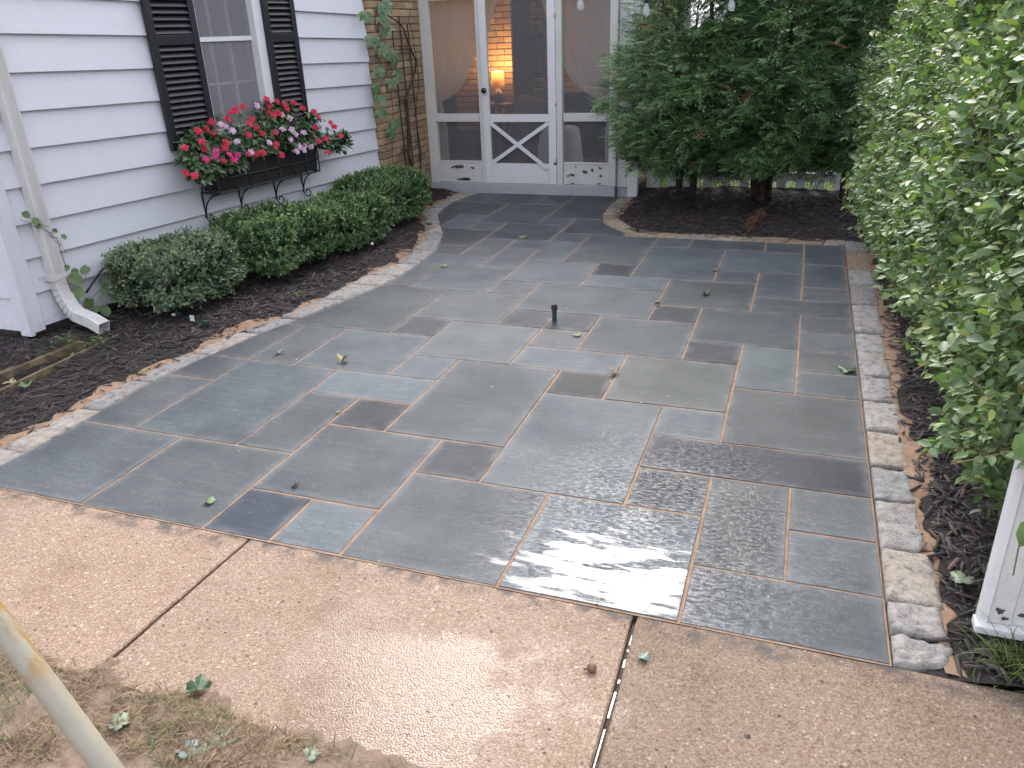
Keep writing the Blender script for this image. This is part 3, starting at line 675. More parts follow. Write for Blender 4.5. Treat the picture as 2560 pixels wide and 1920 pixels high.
# ---- mulch beds (height fields)
lo_f = resample(LO, 260)
def xw(s): return -4.913 + 0.09 * s            # siding plane
def h_left(x, y):
    p = P3(x, y)
    D = np.interp(y, lo_f[:, 1], lo_f[:, 0]) - x
    z = -0.004 + 0.036*np.clip(D/0.22, 0, 1) + np.clip(D/0.15, 0.25, 1)*(0.014*fbm(p, 3.0, 3) + 0.010*vnoise(p, 22.0))
    ch = np.clip((0.115 - np.abs(x + 4.135))/0.03, 0, 1) * np.clip((3.62 - y)/0.08, 0, 1)
    return z - 0.045*ch
def h_back(x, y):
    p = P3(x, y)
    D = np.full(np.shape(x), 9.0)
    for q in bo: D = np.minimum(D, np.hypot(x-q[0], y-q[1]))
    k = np.clip(D/0.2, 0, 1)
    return -0.004 + 0.034*k + 0.05*np.clip((D-0.1)/0.6, 0, 1) + np.clip(k, .25, 1)*(0.016*fbm(p, 3.0, 3) + 0.010*vnoise(p, 22.0))
def h_right(x, y):
    p = P3(x, y)
    k = np.clip((x-0.56)/0.15, 0, 1)
    return -0.003 + 0.018*k + np.clip(k, .3, 1)*(0.010*fbm(p, 4.0, 3) + 0.008*vnoise(p, 22.0))
def field(name, poly, hf, step, mat):
    poly = np.asarray(poly); x0, y0 = poly.min(0); x1, y1 = poly.max(0)
    xs = np.arange(x0-step, x1+step, step); ys = np.arange(y0-step, y1+step, step)
    X, Y = np.meshgrid(xs, ys, indexing='ij')
    V = np.stack([X, Y, hf(X, Y)], -1).reshape(-1, 3)
    ok = inside(poly, X, Y)
    c = ok[:-1, :-1] | ok[1:, :-1] | ok[:-1, 1:] | ok[1:, 1:]
    ny = len(ys); a, b = np.nonzero(c); i = a*ny+b
    o = obj(name, mesh_np(name, V, np.stack([i, i+ny, i+ny+1, i+1], 1), mat, True))
    return tag(o, kind='structure')
lo_pts = [tuple(p) for p in (lo + np.array([0.035, 0]))]
PL_LEFT = lo_pts + [(-3.87, 8.78), (-4.20, 8.80), (-4.26, 7.6), (xw(3.45), 3.45), (-7.6, 3.45), (-7.6, 2.03)]
PL_BACK = [tuple(p+np.array([-0.02, -0.03])) for p in bo] + [(1.9, 7.2), (1.9, 9.1), (-1.70, 9.1)]
PL_RIGHT = [(0.53, 2.045), (0.53, 3.2), (0.54, 5.0), (0.56, 7.2), (1.9, 7.2), (1.9, 2.045)]
field('mulch_bed', PL_LEFT, h_left, 0.035, M['mulch_soil'])
field('mulch_bed', PL_BACK, h_back, 0.04, M['mulch_soil'])
field('mulch_bed', PL_RIGHT, h_right, 0.03, M['mulch_soil'])

# sand spilled along the outer side of the edging
def sand_strip(name, line, out_dir, hf, wmin, wmax, seed, zl=0.012):
    line = np.asarray(line); n_ = len(line)
    t = np.gradient(line, axis=0); nrm = np.stack([-t[:, 1], t[:, 0]], 1); nrm /= np.linalg.norm(nrm, axis=1, keepdims=True)
    nrm *= out_dir
    w = wmin + (wmax-wmin)*np.clip(0.5+0.9*fbm(P3(line[:, 0], line[:, 1], seed), 5.0, 4), 0, 1)
    rows = []
    for k, f in enumerate(np.array([-0.25, 0.0, 0.25, 0.5, 0.75, 1.0])):
        q = line + nrm*(w*f)[:, None] if f > 0 else line + nrm*(0.12*f)
        z = hf(q[:, 0], q[:, 1]) + zl*(1-abs(f)**3) - (0.012 if f == 1 else 0.0) + 0.004*fbm(P3(q[:, 0], q[:, 1], 9), 30.0, 2)
        rows.append(np.stack([q[:, 0], q[:, 1], z], 1))
    V = np.stack(rows, 1).reshape(-1, 3); Fq = []
    for a in range(n_-1):
        for b in range(5):
            i = a*6+b; Fq.append((i, i+6, i+7, i+1))
    return tag(obj(name, mesh_np(name, V, np.array(Fq), M['sand'], True)), kind='structure')
sand_strip('sand_edge', lo_f, 1, h_left, 0.0, 0.12, 2.0, 0.007)
sand_strip('sand_edge', resample([[0.575,2.03],[0.565,2.9],[0.57,3.5],[0.575,4.6],[0.59,5.6],[0.60,7.0]], 220), -1, h_right, 0.0, 0.11, 4.0, 0.007)
sand_strip('sand_edge', resample(BO, 160), 1, h_back, 0.0, 0.06, 6.0, 0.007)

# mulch chips: uncountable slivers of shredded bark
def chips(name, poly, hf, n, lmin, lmax, mat, holes=None, lift=0.0):
    poly = np.asarray(poly); x0, y0 = poly.min(0); x1, y1 = poly.max(0)
    x = rng.uniform(x0, x1, n*3); y = rng.uniform(y0, y1, n*3)
    k = inside(poly, x, y)
    if holes is not None: k &= holes(x, y)
    x, y = x[k][:n], y[k][:n]; N = len(x)
    tv = np.array([[-.5,-.5,0],[.5,-.42,0],[.40,.5,0.02],[-.42,.46,0.03],[-.42,-.46,.22],[.36,-.36,.30],[.33,.42,.24],[-.36,.4,.26]])
    tv[:, 0] *= 0.14; tv[:, 2] *= 0.5
    tf = np.array([[4,5,6],[4,6,7],[0,1,5],[0,5,4],[1,2,6],[1,6,5],[2,3,7],[2,7,6],[3,0,4],[3,4,7]])
    a = rng.uniform(0, 2*np.pi, N); el = rng.normal(0, 0.20, N)
    ax = np.stack([np.cos(a)*np.cos(el), np.sin(a)*np.cos(el), np.sin(el)], 1)
    nr = unit(np.stack([rng.normal(0, .35, N), rng.normal(0, .35, N), np.ones(N)], 1))
    L = lmin + (lmax-lmin)*rng.random(N)**2.2
    Mx = basis(ax, nr); Mx = Mx*np.stack([rng.uniform(.5, 1.3, N), np.ones(N), rng.uniform(.3, .7, N)], 1)[:, None, :]
    off = np.stack([x, y, hf(x, y) + lift + rng.uniform(-0.004, 0.012, N)], 1)
    V, Fc, T = batch(tv, tf, Mx, off, L, rng.random(N))
    return tag(obj(name, mesh_np(name, V, Fc, mat, False, T)), kind='stuff')
def m_mulch():
    n = NT('bark_mulch'); t = n.n('Attribute', attribute_name='tint').outputs['Fac']; p = n.pos()
    c = n.ramp(t, [(0.0, (0.010,0.0075,0.0075)), (0.45, (0.025,0.018,0.018)), (0.8, (0.050,0.037,0.036)), (0.94, (0.078,0.056,0.050)), (1.0, (0.12,0.062,0.042))])
    f = n.noise(p, 120.0, 3.0)
    c = n.mix(1.0, c, n.ramp(f, [(0.3, (0.7,)*3), (0.7, (1.25,)*3)]), 'MULTIPLY')
    return n.done(n.bsdf(Base_Color=c, Roughness=0.62, Normal=n.bump(f, 0.5, 0.004)))
M['mulch'] = m_mulch()
def near_sand(x, y, d):
    D = np.full(x.shape, 9.0)
    for p in lo_f[::4]: D = np.minimum(D, np.hypot(x-p[0], y-p[1]))
    return D
def hole_left(x, y):
    D = near_sand(x, y, 0.1); keep = rng.random(x.shape) < np.clip((D-0.006)/0.10, 0.10, 1)
    tr = (np.abs(x+4.135) < 0.11) & (y < 3.55); return keep & ~(tr & (rng.random(x.shape) < 0.8)) & (x > -5.6)
tag(chips('mulch', PL_LEFT, h_left, 25000, 0.02, 0.095, M['mulch'], hole_left), 'dark shredded bark mulch covering the bed below the white siding', 'mulch')
tag(chips('mulch', PL_BACK, h_back, 7000, 0.03, 0.10, M['mulch'], lambda x, y: y < 8.9), 'shaded dark bark mulch under the conifers', 'mulch')
tag(chips('mulch', PL_RIGHT, h_right, 11000, 0.02, 0.10, M['mulch'], lambda x, y: (x < 1.3) & (rng.random(x.shape) < np.clip((x-0.575)/0.07, 0.14, 1))), 'dark bark mulch beside the chipped limestone edging', 'mulch')

# ---- worn lawn with mud and thatch in front of the walkway
def h_mud(x, y):
    p = P3(x, y)
    e = 1.285 + 0.03*np.clip(-1.3-x, 0, 0.6) - 0.03*np.clip(x+1.25, 0, 0.6)
    return np.clip((e - y)*0.22, -0.03, 0.012) - 0.0025 + 0.010*fbm(p, 7.0, 3) + 0.004*vnoise(p, 50.0)
field('lawn', [(-4.0,-1.0),(3.0,-1.0),(3.0,1.36),(-4.0,1.36)], h_mud, 0.02, M['mud'])
def blades(name, poly, hf, n, lmin, lmax, mat, flat, label, cat, width=0.035, clump=None, thr=0.0):
    poly = np.asarray(poly); x0, y0 = poly.min(0); x1, y1 = poly.max(0)
    x = rng.uniform(x0, x1, n*5); y = rng.uniform(y0, y1, n*5); k = inside(poly, x, y)
    if clump: k &= fbm(P3(x, y, 5.0), clump, 3) > thr
    x, y = x[k][:n], y[k][:n]; N = len(x)
    tv = np.array([[-1,0,0],[1,0,0],[-.8,.4,.05],[.8,.4,.05],[-.5,.75,.02],[.5,.75,.02],[0,1,-.06]], float); tv[:, 0] *= width
    tf = np.array([[0,1,3],[0,3,2],[2,3,5],[2,5,4],[4,5,6]])
    a = rng.uniform(0, 2*np.pi, N); el = np.abs(rng.normal(flat, 0.25, N))
    ax = np.stack([np.cos(a)*np.cos(el), np.sin(a)*np.cos(el), np.sin(el)], 1)
    nr = unit(rng.normal(0, .4, (N, 3)) + np.array([0, 0, 1.0]))
    off = np.stack([x, y, hf(x, y) + 0.002], 1)
    V, Fc, T = batch(tv, tf, basis(ax, nr), off, rng.uniform(lmin, lmax, N), rng.random(N))
    return tag(obj(name, mesh_np(name, V, Fc, mat, False, T)), label, cat, kind='stuff')
M['straw'] = m_leaf('dry_grass', [(0, (0.085,0.05,0.024)), (0.4, (0.20,0.13,0.065)), (0.78, (0.32,0.225,0.125)), (1, (0.14,0.14,0.05))], 0.6, 0.15, tcol=(1,1,1))
M['grass'] = m_leaf('green_grass', [(0, (0.05,0.09,0.02)), (0.6, (0.11,0.17,0.04)), (1, (0.22,0.25,0.09))], 0.5, 0.3)
PL_MUD = [(-2.7,0.6),(-0.4,0.6),(-0.5,1.22),(-0.95,1.26),(-1.25,1.275),(-1.6,1.30),(-2.0,1.30),(-2.7,1.29)]
blades('dry_grass', PL_MUD, h_mud, 15000, 0.015, 0.055, M['straw'], 0.08, 'flattened straw coloured grass on the muddy lawn', 'grass', 0.028, 6.0, -0.25)
blades('grass', PL_MUD, h_mud, 1500, 0.02, 0.055, M['grass'], 0.45, 'sparse green grass blades in the muddy lawn', 'grass', 0.03, 8.0, 0.25)
# far lawn behind the picket fence
lw = MB(); lw.add([(-30,9.1,0.0),(40,9.1,0.0),(40,60,0.2),(-30,60,0.2)], [(0,1,2,3)])
tag(lw.build('lawn', M['lawn']), kind='structure')
M['grass_far'] = m_leaf('lawn_grass', [(0, (0.05,0.10,0.02)), (0.6, (0.12,0.19,0.045)), (1, (0.2,0.24,0.09))], 0.5, 0.35)
blades('grass', [(-2.0,9.15),(4.0,9.15),(4.0,13.5),(-2.0,13.5)], lambda x, y: 0*x, 9000, 0.05, 0.12, M['grass_far'], 0.9, 'green lawn grass beyond the picket fence', 'grass', 0.05)

# crumbs of soil, seed and grit on the paving
N = 700; r = np.random.default_rng(31)
x = r.uniform(-3.0, .40, N*4); y = 2.03 + 6.5*r.random(N*4)**1.6; k = inside(OUT, x, y)
gx = np.abs(((X0-x)/UX + .5) % 1 - .5); gy = np.abs(((y-Y0)/UY + .5) % 1 - .5)
k &= (np.minimum(gx, gy) < .07) | (r.random(N*4) < .15); x, y = x[k][:N], y[k][:N]; N = len(x)
tv = np.array([[-.5,-.4,0],[.5,-.5,0],[.4,.5,0],[-.4,.45,0],[0,0,.5]], float); tf = np.array([[0,1,4],[1,2,4],[2,3,4],[3,0,4]])
a = r.uniform(0, 6.28, N); B = basis(np.stack([np.cos(a), np.sin(a), 0*a], 1), np.tile([[0, 0, 1.0]], (N, 1)))*np.stack([r.uniform(.3, 1, N), np.ones(N), r.uniform(.3, .8, N)], 1)[:, None, :]
V, Fc, T = batch(tv, tf, B, np.stack([x, y, np.full(N, .0024)], 1), .0025 + .0065*r.random(N)**3, r.random(N))
n = NT('crumbs'); M['crumbs'] = n.done(n.bsdf(Base_Color=n.ramp(n.n('Attribute', attribute_name='tint').outputs['Fac'], [(0, (0.02,0.016,0.013)), (0.5, (0.10,0.07,0.045)), (0.8, (0.30,0.21,0.13)), (1, (0.62,0.60,0.56))]), Roughness=0.8))
tag(obj('crumbs', mesh_np('crumbs', V, Fc, M['crumbs'], False, T)), 'crumbs of soil and grit scattered over the flagstones', 'debris', kind='stuff')

# ================================================================== HOUSE WITH WHITE SIDING
_nn = Vector((1, -0.09, 0)).normalized()
def O(s, p, z): return (xw(s) + p*_nn.x, s + p*_nn.y, z)
def sbox(mb, s0, s1, p0, p1, z0, z1):
    return mb.hexa([O(s0,p0,z0), O(s1,p0,z0), O(s1,p1,z0), O(s0,p1,z0), O(s0,p0,z1), O(s1,p0,z1), O(s1,p1,z1), O(s0,p1,z1)])
def zk(k, s):
    t = (s-3.84)/3.74
    return (0.089+0.2188*k)*(1-t) + (0.030+0.212*k)*t
house = thing('house', 'white house wall with wide lap siding and dark shuttered window', 'house', (-4.6, 3.5, 0))
WS0, WS1, WZ0, WZ1 = 5.335, 6.10, 1.06, 2.46
def board(s0, s1, k):
    dz = random.uniform(-.002, .002); de = random.uniform(-.0015, .0015)
    a = [O(s0,0,zk(k,s0)+dz), O(s1,0,zk(k,s1)+dz+de), O(s1,.036,zk(k,s1)+dz+de), O(s0,.036,zk(k,s0)+dz),
         O(s0,0,zk(k,s0)+.226), O(s1,0,zk(k,s1)+.226), O(s1,.005,zk(k,s1)+.226), O(s0,.005,zk(k,s0)+.226)]
    MB().hexa(a).build('siding_board', M['siding'], house, bevel=0.003)
SL, SR = 3.545, 7.585
for k in range(14):
    zb, ztp = zk(k, 5.7), zk(k, 5.7)+.22
    if ztp > WZ0+.03 and zb < WZ1:
        board(SL, WS0, k); board(WS1, SR, k)
    elif k == 4:
        board(SL, 4.768, k); board(4.771, SR, k)
    else:
        board(SL, SR, k)
# sheathing behind the boards, with the window opening, the room behind it and the roof
w = MB()
for a, b, z0, z1 in ((3.49, WS0, .09, 3.1), (WS1, 7.585, .03, 3.1), (WS0, WS1, .06, WZ0), (WS0, WS1, WZ1, 3.1)):
    sbox(w, a, b, -.12, -.001, z0, z1)
sbox(w, 4.6, 6.8, -1.7, -1.6, 0, 3.0)
sbox(w, 4.5, 4.6, -1.7, -.13, 0, 3.0); sbox(w, 6.8, 6.9, -1.7, -.13, 0, 3.0)
sbox(w, 4.5, 6.9, -1.7, -.13, 3.0, 3.05); sbox(w, 4.5, 6.9, -1.7, -.13, -.02, .03)
w.box(-9.5, xw(3.49)+.0, 3.49, 3.6, .09, 3.1); w.box(-9.5, -9.4, 3.6, 9.0, 0, 3.1)
w.build('wall', M['white'], house)
fd = MB(); sbox(fd, 3.53, 7.58, -.16, -.03, -.06, .10); fd.box(-9.5, xw(3.53)-.04, 3.53, 3.60, -.06, .088)
fd.build('foundation', simple('foundation', (0.07,0.055,0.045), 0.9, 0.4, 8.0), house)
rf = MB(); rf.add([(-9.8,3.2,3.1),(xw(3.2)+.05,3.2,3.1),(xw(8.8)+.05,9.2,3.1),(-9.8,9.2,3.1),(-9.8,3.2,4.6),(-7.2,3.2,4.6),(-7.2,9.2,4.6),(-9.8,9.2,4.6)],
      [(0,3,2,1),(4,5,6,7),(0,1,5,4),(1,2,6,5),(2,3,7,6),(3,0,4,7)])
rf.build('roof', simple('shingle_roof', (0.06,0.06,0.065), 0.9, 0.3), house)
# corner boards and the brighter wall that turns the corner
cb = MB(); sbox(cb, 3.47, 3.548, -.02, .044, .072, 3.1)
cb.build('corner_board', M['siding'], house, bevel=0.003)
cb = MB(); xc = xw(3.47)+.044
cb.box(xc-.092, xc-.003, 3.436, 3.468, .055, 3.1); cb.build('corner_board', M['siding'], house, bevel=0.003)
for k in range(14):
    zb = .078+.2188*k
    x0, x1 = -9.4, xc-.095
    MB().hexa([(x0,3.455,zb),(x1,3.455,zb),(x1,3.489,zb),(x0,3.489,zb),(x0,3.474,zb+.226),(x1,3.474,zb+.226),(x1,3.489,zb+.226),(x0,3.489,zb+.226)]).build('siding_board', M['siding'], house, bevel=0.003)
# window: trim, jambs, sashes, muntins, glass, screen
wn = MB()
sbox(wn, WS0-.012, WS0+.022, -.11, .040, WZ0, WZ1); sbox(wn, WS1-.115, WS1+.012, -.004, .040, WZ0, WZ1)
sbox(wn, WS1-.118, WS1-.095, -.11, -.006, WZ0, WZ1)
sbox(wn, WS0+.022, WS1-.118, -.11, .028, WZ1-.06, WZ1); sbox(wn, WS0+.022, WS1-.118, -.11, .045, WZ0-.0, WZ0+.05)
win = wn.build('window', M['white'], house, bevel=0.002)
a0, a1 = WS0+.024, WS1-.12
m = MB(); sbox(m, a0, a1, -.045, -.012, 1.752, 1.786); m.build('meeting_rail', M['white'], win, bevel=0.002)
for f in (1/3, 2/3):
    c_ = a0+(a1-a0)*f
    m = MB(); sbox(m, c_-.011, c_+.011, -.085, -.06, WZ0+.05, 1.752); m.build('muntin', M['white'], win)
    m = MB(); sbox(m, c_-.011, c_+.011, -.058, -.038, 1.787, WZ1-.06); m.build('muntin', M['white'], win)
m = MB(); sbox(m, a0, a1, -.083, -.062, 1.432, 1.452); m.build('muntin', M['white'], win)
m = MB(); sbox(m, a0, a1, -.057, -.039, 2.11, 2.13); m.build('muntin', M['white'], win)
m = MB(); sbox(m, a0, a1, -.093, -.089, WZ0+.05, 1.752); m.build('pane', M['pane'], win)
m = MB(); sbox(m, a0, a1, -.066, -.062, 1.787, WZ1-.06); m.build('pane', M['pane'], win)
m = MB(); sbox(m, a0, a1, -.026, -.025, WZ0+.05, 1.752); m.build('screen', M['screen_win'], win)
m = MB(); sbox(m, a0, a1, -.020, -.019, 1.787, WZ1-.06); m.build('screen', m_screen('upper_screen', (0.30,0.29,0.31), 0.45), win)
for s0, s1 in ((5.2, 5.42), (5.86, 6.25)):
    V = []; Fq = []
    for i in range(25):
        s = s0+(s1-s0)*i/24
        for z in (0.9, 2.6): V.append(O(s, -.30+.025*math.sin(i*1.7), z))
    for i in range(24): Fq.append((2*i, 2*i+2, 2*i+3, 2*i+1))
    MB().add(V, Fq).build('curtain', M['fabric_white'], win, True)
# louvred shutters
def shutter(s0, s1, zb, zt, mid):
    f = MB(); fw = .058
    sbox(f, s0, s0+fw, .038, .072, zb, zt); sbox(f, s1-fw, s1, .038, .072, zb, zt)
    for z0, z1 in ((zb, zb+.105), mid, (zt-.07, zt)): sbox(f, s0+fw, s1-fw, .040, .069, z0, z1)
    sh = f.build('shutter', M['black'], house, bevel=0.003)
    bk = MB(); sbox(bk, s0+fw, s1-fw, .0365, .0385, zb+.1, zt-.05); bk.build('backing', M['black'], sh)
    for za, zb_ in ((zb+.105, mid[0]), (mid[1], zt-.07)):
        n_ = int((zb_-za)/.0425)
        for i in range(n_):
            z = za+(i+.5)*(zb_-za)/n_
            a, b = s0+fw-.004, s1-fw+.004
            q = [O(a,.041,z+.014), O(b,.041,z+.014), O(b,.067,z-.020), O(a,.067,z-.020), O(a,.044,z+.021), O(b,.044,z+.021), O(b,.070,z-.013), O(a,.070,z-.013)]
            MB().hexa(q).build('slat', M['black'], sh)
shutter(4.862, 5.322, 1.020, 2.50, (1.738, 1.806))
shutter(6.082, 6.478, 1.010, 2.49, (1.728, 1.796))

# ---- downspout with a ribbed front, strap and elbow
ds = thing('downspout', 'dirty white ribbed metal downspout with curved elbow on the siding', 'downspout', O(3.7, .05, .03))
def spout_ring(cs, cp, z, tilt):
    """ring of a ribbed box section; tilt 0 = vertical run, pi/2 = pointing out of the wall"""
    w, d = .042, .036; r = []
    pr = []
    for i in range(15):
        u = -w+2*w*i/14; pr.append((u, d + (.008 if 2 <= i <= 12 and i % 2 == 0 else 0)))
    for v in (.5, -.5, -1): pr.append((w, d*v))
    pr.append((-w, -d)); pr.append((-w, -.5*d)); pr.append((-w, .5*d))
    for u, v in pr:
        r.append(O(cs+u, cp + v*math.cos(tilt), z + v*math.sin(tilt)))
    return r
path = [(3.705,.055,3.05,0)] + [(3.705,.055,z,0) for z in (2.0,1.2,.7,.40)]
for i in range(11):
    t = i/10; a = t*1.22
    sc = .006 if i % 2 else 0
    path.append((3.705, .055+.17*(1-math.cos(a))+sc*.3, .385-.235*math.sin(a)-.03*t, a))
path += [(3.705, .30, .105, 1.22), (3.70, .40, .070, 1.25)]
V = []; Fq = []
for i, (cs, cp, z, a) in enumerate(path):
    k_ = 1.0
    V += spout_ring(cs, cp, z, a)
nr = 21
for i in range(len(path)-1):
    for k in range(nr): Fq.append((i*nr+k, i*nr+(k+1) % nr, (i+1)*nr+(k+1) % nr, (i+1)*nr+k))
MB().add(V, Fq).build('pipe', M['gutter'], ds)
for i in range(7):
    a = .12+i*.17
    rib = MB(); c0 = spout_ring(3.705, .055+.17*(1-math.cos(a)), .385-.235*math.sin(a)-.03*a/1.22, a)
    cen = np.mean(np.array(c0), 0)
    rib.tube([tuple(cen + (np.array(p)-cen)*1.03) for p in (c0[0], c0[7], c0[14], c0[17], c0[18], c0[0])], .005, 6)
    rib.build('elbow_rib', M['gutter'], ds, True)
st = MB(); sbox(st, 3.640, 3.662, .008, .100, .372, .405); sbox(st, 3.662, 3.765, .096, .101, .372, .405); sbox(st, 3.75, 3.765, .008, .096, .372, .405)
sbox(st, 3.60, 3.64, .02, .03, .372, .405); st.build('strap', M['gutter'], ds)

# ================================================================== BRICK WALLS
def brick_mesh(L, D, Hh, seed):
    r = random.Random(seed); b = .004
    vs = []; 
    for z in (0, Hh):
        for x, y in ((0,0),(L,0),(L,D),(0,D)):
            vs.append((x+r.uniform(-.0015,.0015), y+r.uniform(-.0015,.0015), z+r.uniform(-.0012,.0012)))
    me = bpy.data.meshes.new('brick')
    import bmesh
    bm = bmesh.new(); vv = [bm.verts.new(v) for v in vs]
    for f in ((0,3,2,1),(4,5,6,7),(0,1,5,4),(1,2,6,5),(2,3,7,6),(3,0,4,7)): bm.faces.new([vv[i] for i in f])
    bmesh.ops.bevel(bm, geom=list(bm.edges), offset=b, segments=1, affect='EDGES')
    bm.to_mesh(me); bm.free(); me.materials.append(M['brick']); me.update()
    return me
BL, BH, BD = .203, .0625, .062
BM = [brick_mesh(BL, BD, BH, s) for s in range(4)]
def brick_wall(parent, A, ang, length, z0, z1, course, front=-1):
    """bricks laid from A along direction ang; their outer face lies on the line, depth goes to the left of it"""
    k = 0; z = z0
    while z < z1:
        x = 0.0; first = True
        while x < length-.015:
            L = BL
            if first and k % 2: L = .098
            if x+L > length: L = length-x
            me = BM[random.randrange(4)]
            o = bpy.data.objects.new('brick', me)
            o.location = (A[0]+math.cos(ang)*x, A[1]+math.sin(ang)*x, z)
            o.rotation_euler = (0, 0, ang + random.uniform(-.006, .006))
            o.scale = (L/BL, 1, 1)
            put(o); rel(o, parent)
            x += L+.0095; first = False
        z += course; k += 1
bw = thing('brick_wall', 'tan brick wall with climbing vine between the siding and the screen door', 'brick wall', (-4.17, 8.2, 0))
_a = math.atan2(1.215, -.037)
brick_wall(bw, (-4.155, 7.592), _a, 1.213, -.02, 2.42, .0722)
mt = MB(); mt.hexa([(-4.163,7.600,-.05),(-4.20,8.80,-.05),(-4.42,8.80,-.05),(-4.42,7.600,-.05),(-4.163,7.600,3.0),(-4.20,8.80,3.0),(-4.42,8.80,3.0),(-4.42,7.600,3.0)])
mt.build('mortar', M['mortar'], bw)
MB().box(-4.236,-4.218,7.575,7.592,.02,3.0).build('caulk', M['white'], bw)

# ================================================================== SCREENED PORCH
DY = 8.83
porch = thing('screened_porch', 'white framed screened porch behind the patio', 'porch', (-3.05, 8.83, 0))
MB().box(-4.215, -1.945, 8.795, 8.93, -.03, .118).build('sill', M['sill_grey'], porch, bevel=0.008)
MB().box(-1.94, -1.70, 8.90, 9.0, -.03, .095).build('sill', M['sill_grey'], porch)
MB().box(-5.4, -1.70, 8.94, 12.6, .02, .115).build('floor', M['wood_dark'], porch)
rfp = MB().box(-5.6, -1.45, 8.80, 13.0, 2.62, 2.72); rfp.build('roof', M['aged_white'], porch)
MB().box(-5.4, -5.3, 8.94, 12.5, .1, 2.62).build('side_wall', M['fabric_grey'], porch)
MB().box(-4.20, -1.94, 8.82, 8.90, 2.16, 2.62).build('header', M['aged_white'], porch)
MB().box(-4.196, -4.085, 8.80, 8.90, .118, 2.16).build('post', M['aged_white'], porch, bevel=0.003)
MB().box(-3.535, -3.486, 8.815, 8.90, .118, 2.16).build('post', M['aged_white'], porch, bevel=0.003)
MB().box(-2.616, -2.548, 8.806, 8.90, .118, 2.16).build('post', M['aged_white'], porch, bevel=0.003)
MB().box(-2.022, -1.94, 8.806, 8.90, .118, 2.16).build('post', M['aged_white'], porch, bevel=0.003)
MB().box(-1.805, -1.695, 8.815, 8.90, -.03, 2.62).build('post', M['white'], porch, bevel=0.003)
for i in range(4):
    MB().box(-1.938, -1.807, 8.865, 8.885, .10+i*.62, .10+i*.62+.612).build('panel', M['aged_white'], porch, bevel=0.002)
for yy in (9.9, 11.1, 12.4): MB().box(-1.80, -1.70, yy, yy+.08, .02, 2.62).build('post', M['aged_white'], porch)
MB().box(-1.78, -1.74, 8.95, 12.4, .85, .93).build('rail', M['aged_white'], porch)

M['bare'] = simple('bare_wood', (0.075,0.062,0.052), 0.9, 0.4, 40.0)
def peel(parent, y, spots):
    """patches where the paint has flaked off"""
    for cx, cz, w, h in spots:
        w *= 1.25; h *= 1.3
        n_ = 11; vs = []
        for i in range(n_):
            a = 2*math.pi*i/n_; r = random.uniform(.55, 1.15)
            vs.append((cx+math.cos(a)*w*r, y, cz+math.sin(a)*h*r))
        MB().add(vs, [tuple(range(n_))]).build('bare_patch', M['bare'], parent)
def side_panel(x0, x1, label, spots):
    t = thing('screen_panel', label, 'screen panel', ((x0+x1)/2, DY, .12), 'fixed screens beside the door')
    y0, y1 = 8.822, 8.862
    MB().box(x0+.004, x1-.004, y0, y1, .805, .893).build('rail', M['aged_white'], t, bevel=0.002)
    MB().box(x0+.004, x1-.004, y0, y1, .122, .345).build('kick_panel', M['aged_white'], t, bevel=0.002)
    MB().box(x0+.004, x1-.004, y0-.006, y1, .346, .364).build('ledge', M['aged_white'], t, bevel=0.002)
    MB().box(x0+.004, x1-.004, y0, y1, 2.08, 2.156).build('rail', M['aged_white'], t, bevel=0.002)
    MB().box(x0+.004, x1-.004, 8.850, 8.852, .366, .803).build('screen', M['screen'], t)
    MB().box(x0+.004, x1-.004, 8.850, 8.852, .895, 2.078).build('screen', M['screen'], t)
    peel(t, y0-.0015, spots)
side_panel(-4.085, -3.535, 'fixed screen panel left of the door with flaked paint along its foot',
           [(-3.86,.295,.04,.018),(-3.80,.30,.035,.022),(-3.66,.285,.022,.014),(-3.80,.150,.07,.014),(-3.74,.158,.05,.016),(-3.92,.285,.015,.012)])
side_panel(-2.548, -2.022, 'fixed screen panel right of the door with scattered paint chips on its foot',
           [(-2.29,.262,.026,.020),(-2.21,.285,.018,.017),(-2.44,.225,.030,.012),(-2.12,.308,.022,.010),(-2.11,.225,.014,.014),(-2.40,.315,.012,.007),(-2.44,.133,.016,.006),(-2.13,.135,.024,.006),(-2.49,.215,.015,.012)])
door = thing('screen_door', 'white screen door with crossed braces and a round dark knob', 'door', (-3.05, DY, .12))
x0, x1, y0, y1 = -3.483, -2.620, 8.800, 8.840
MB().box(x0, x0+.078, y0, y1, .122, 2.14).build('stile', M['white'], door, bevel=0.002)
MB().box(x1-.088, x1, y0, y1, .122, 2.14).build('stile', M['white'], door, bevel=0.002)
for z0, z1, nm in ((.803, .884, 'rail'), (2.07, 2.14, 'rail'), (.122, .345, 'kick_panel')):
    MB().box(x0+.080, x1-.090, y0+.002, y1, z0, z1).build(nm, M['white'], door, bevel=0.002)
MB().box(x0+.080, x1-.090, 8.822, 8.824, .347, .801).build('screen', M['screen'], door)
MB().box(x0+.080, x1-.090, 8.822, 8.824, .886, 2.068).build('screen', M['screen'], door)
def brace(xa, za, xb, zb, y):
    d = Vector((xb-xa, 0, zb-za)).normalized(); n_ = Vector((-d.z, 0, d.x))*.021
    c = []
    for yy in (y-.012, y):
        c += [(xa+n_.x, yy, za+n_.z), (xb+n_.x, yy, zb+n_.z), (xb-n_.x, yy, zb-n_.z), (xa-n_.x, yy, za-n_.z)]
    return MB().hexa([c[3],c[2],c[6],c[7],c[0],c[1],c[5],c[4]]).build('cross_brace', M['white'], door, bevel=0.002)
brace(-3.395, .352, -2.712, .790, 8.805)
brace(-3.395, .795, -2.725, .300, 8.7905)
kn = MB(); kn.lathe((0,0,0), [(0,0),(.012,0),(.012,.02),(.026,.028),(.031,.042),(.027,.055),(.012,.062),(0,.062)], 16)
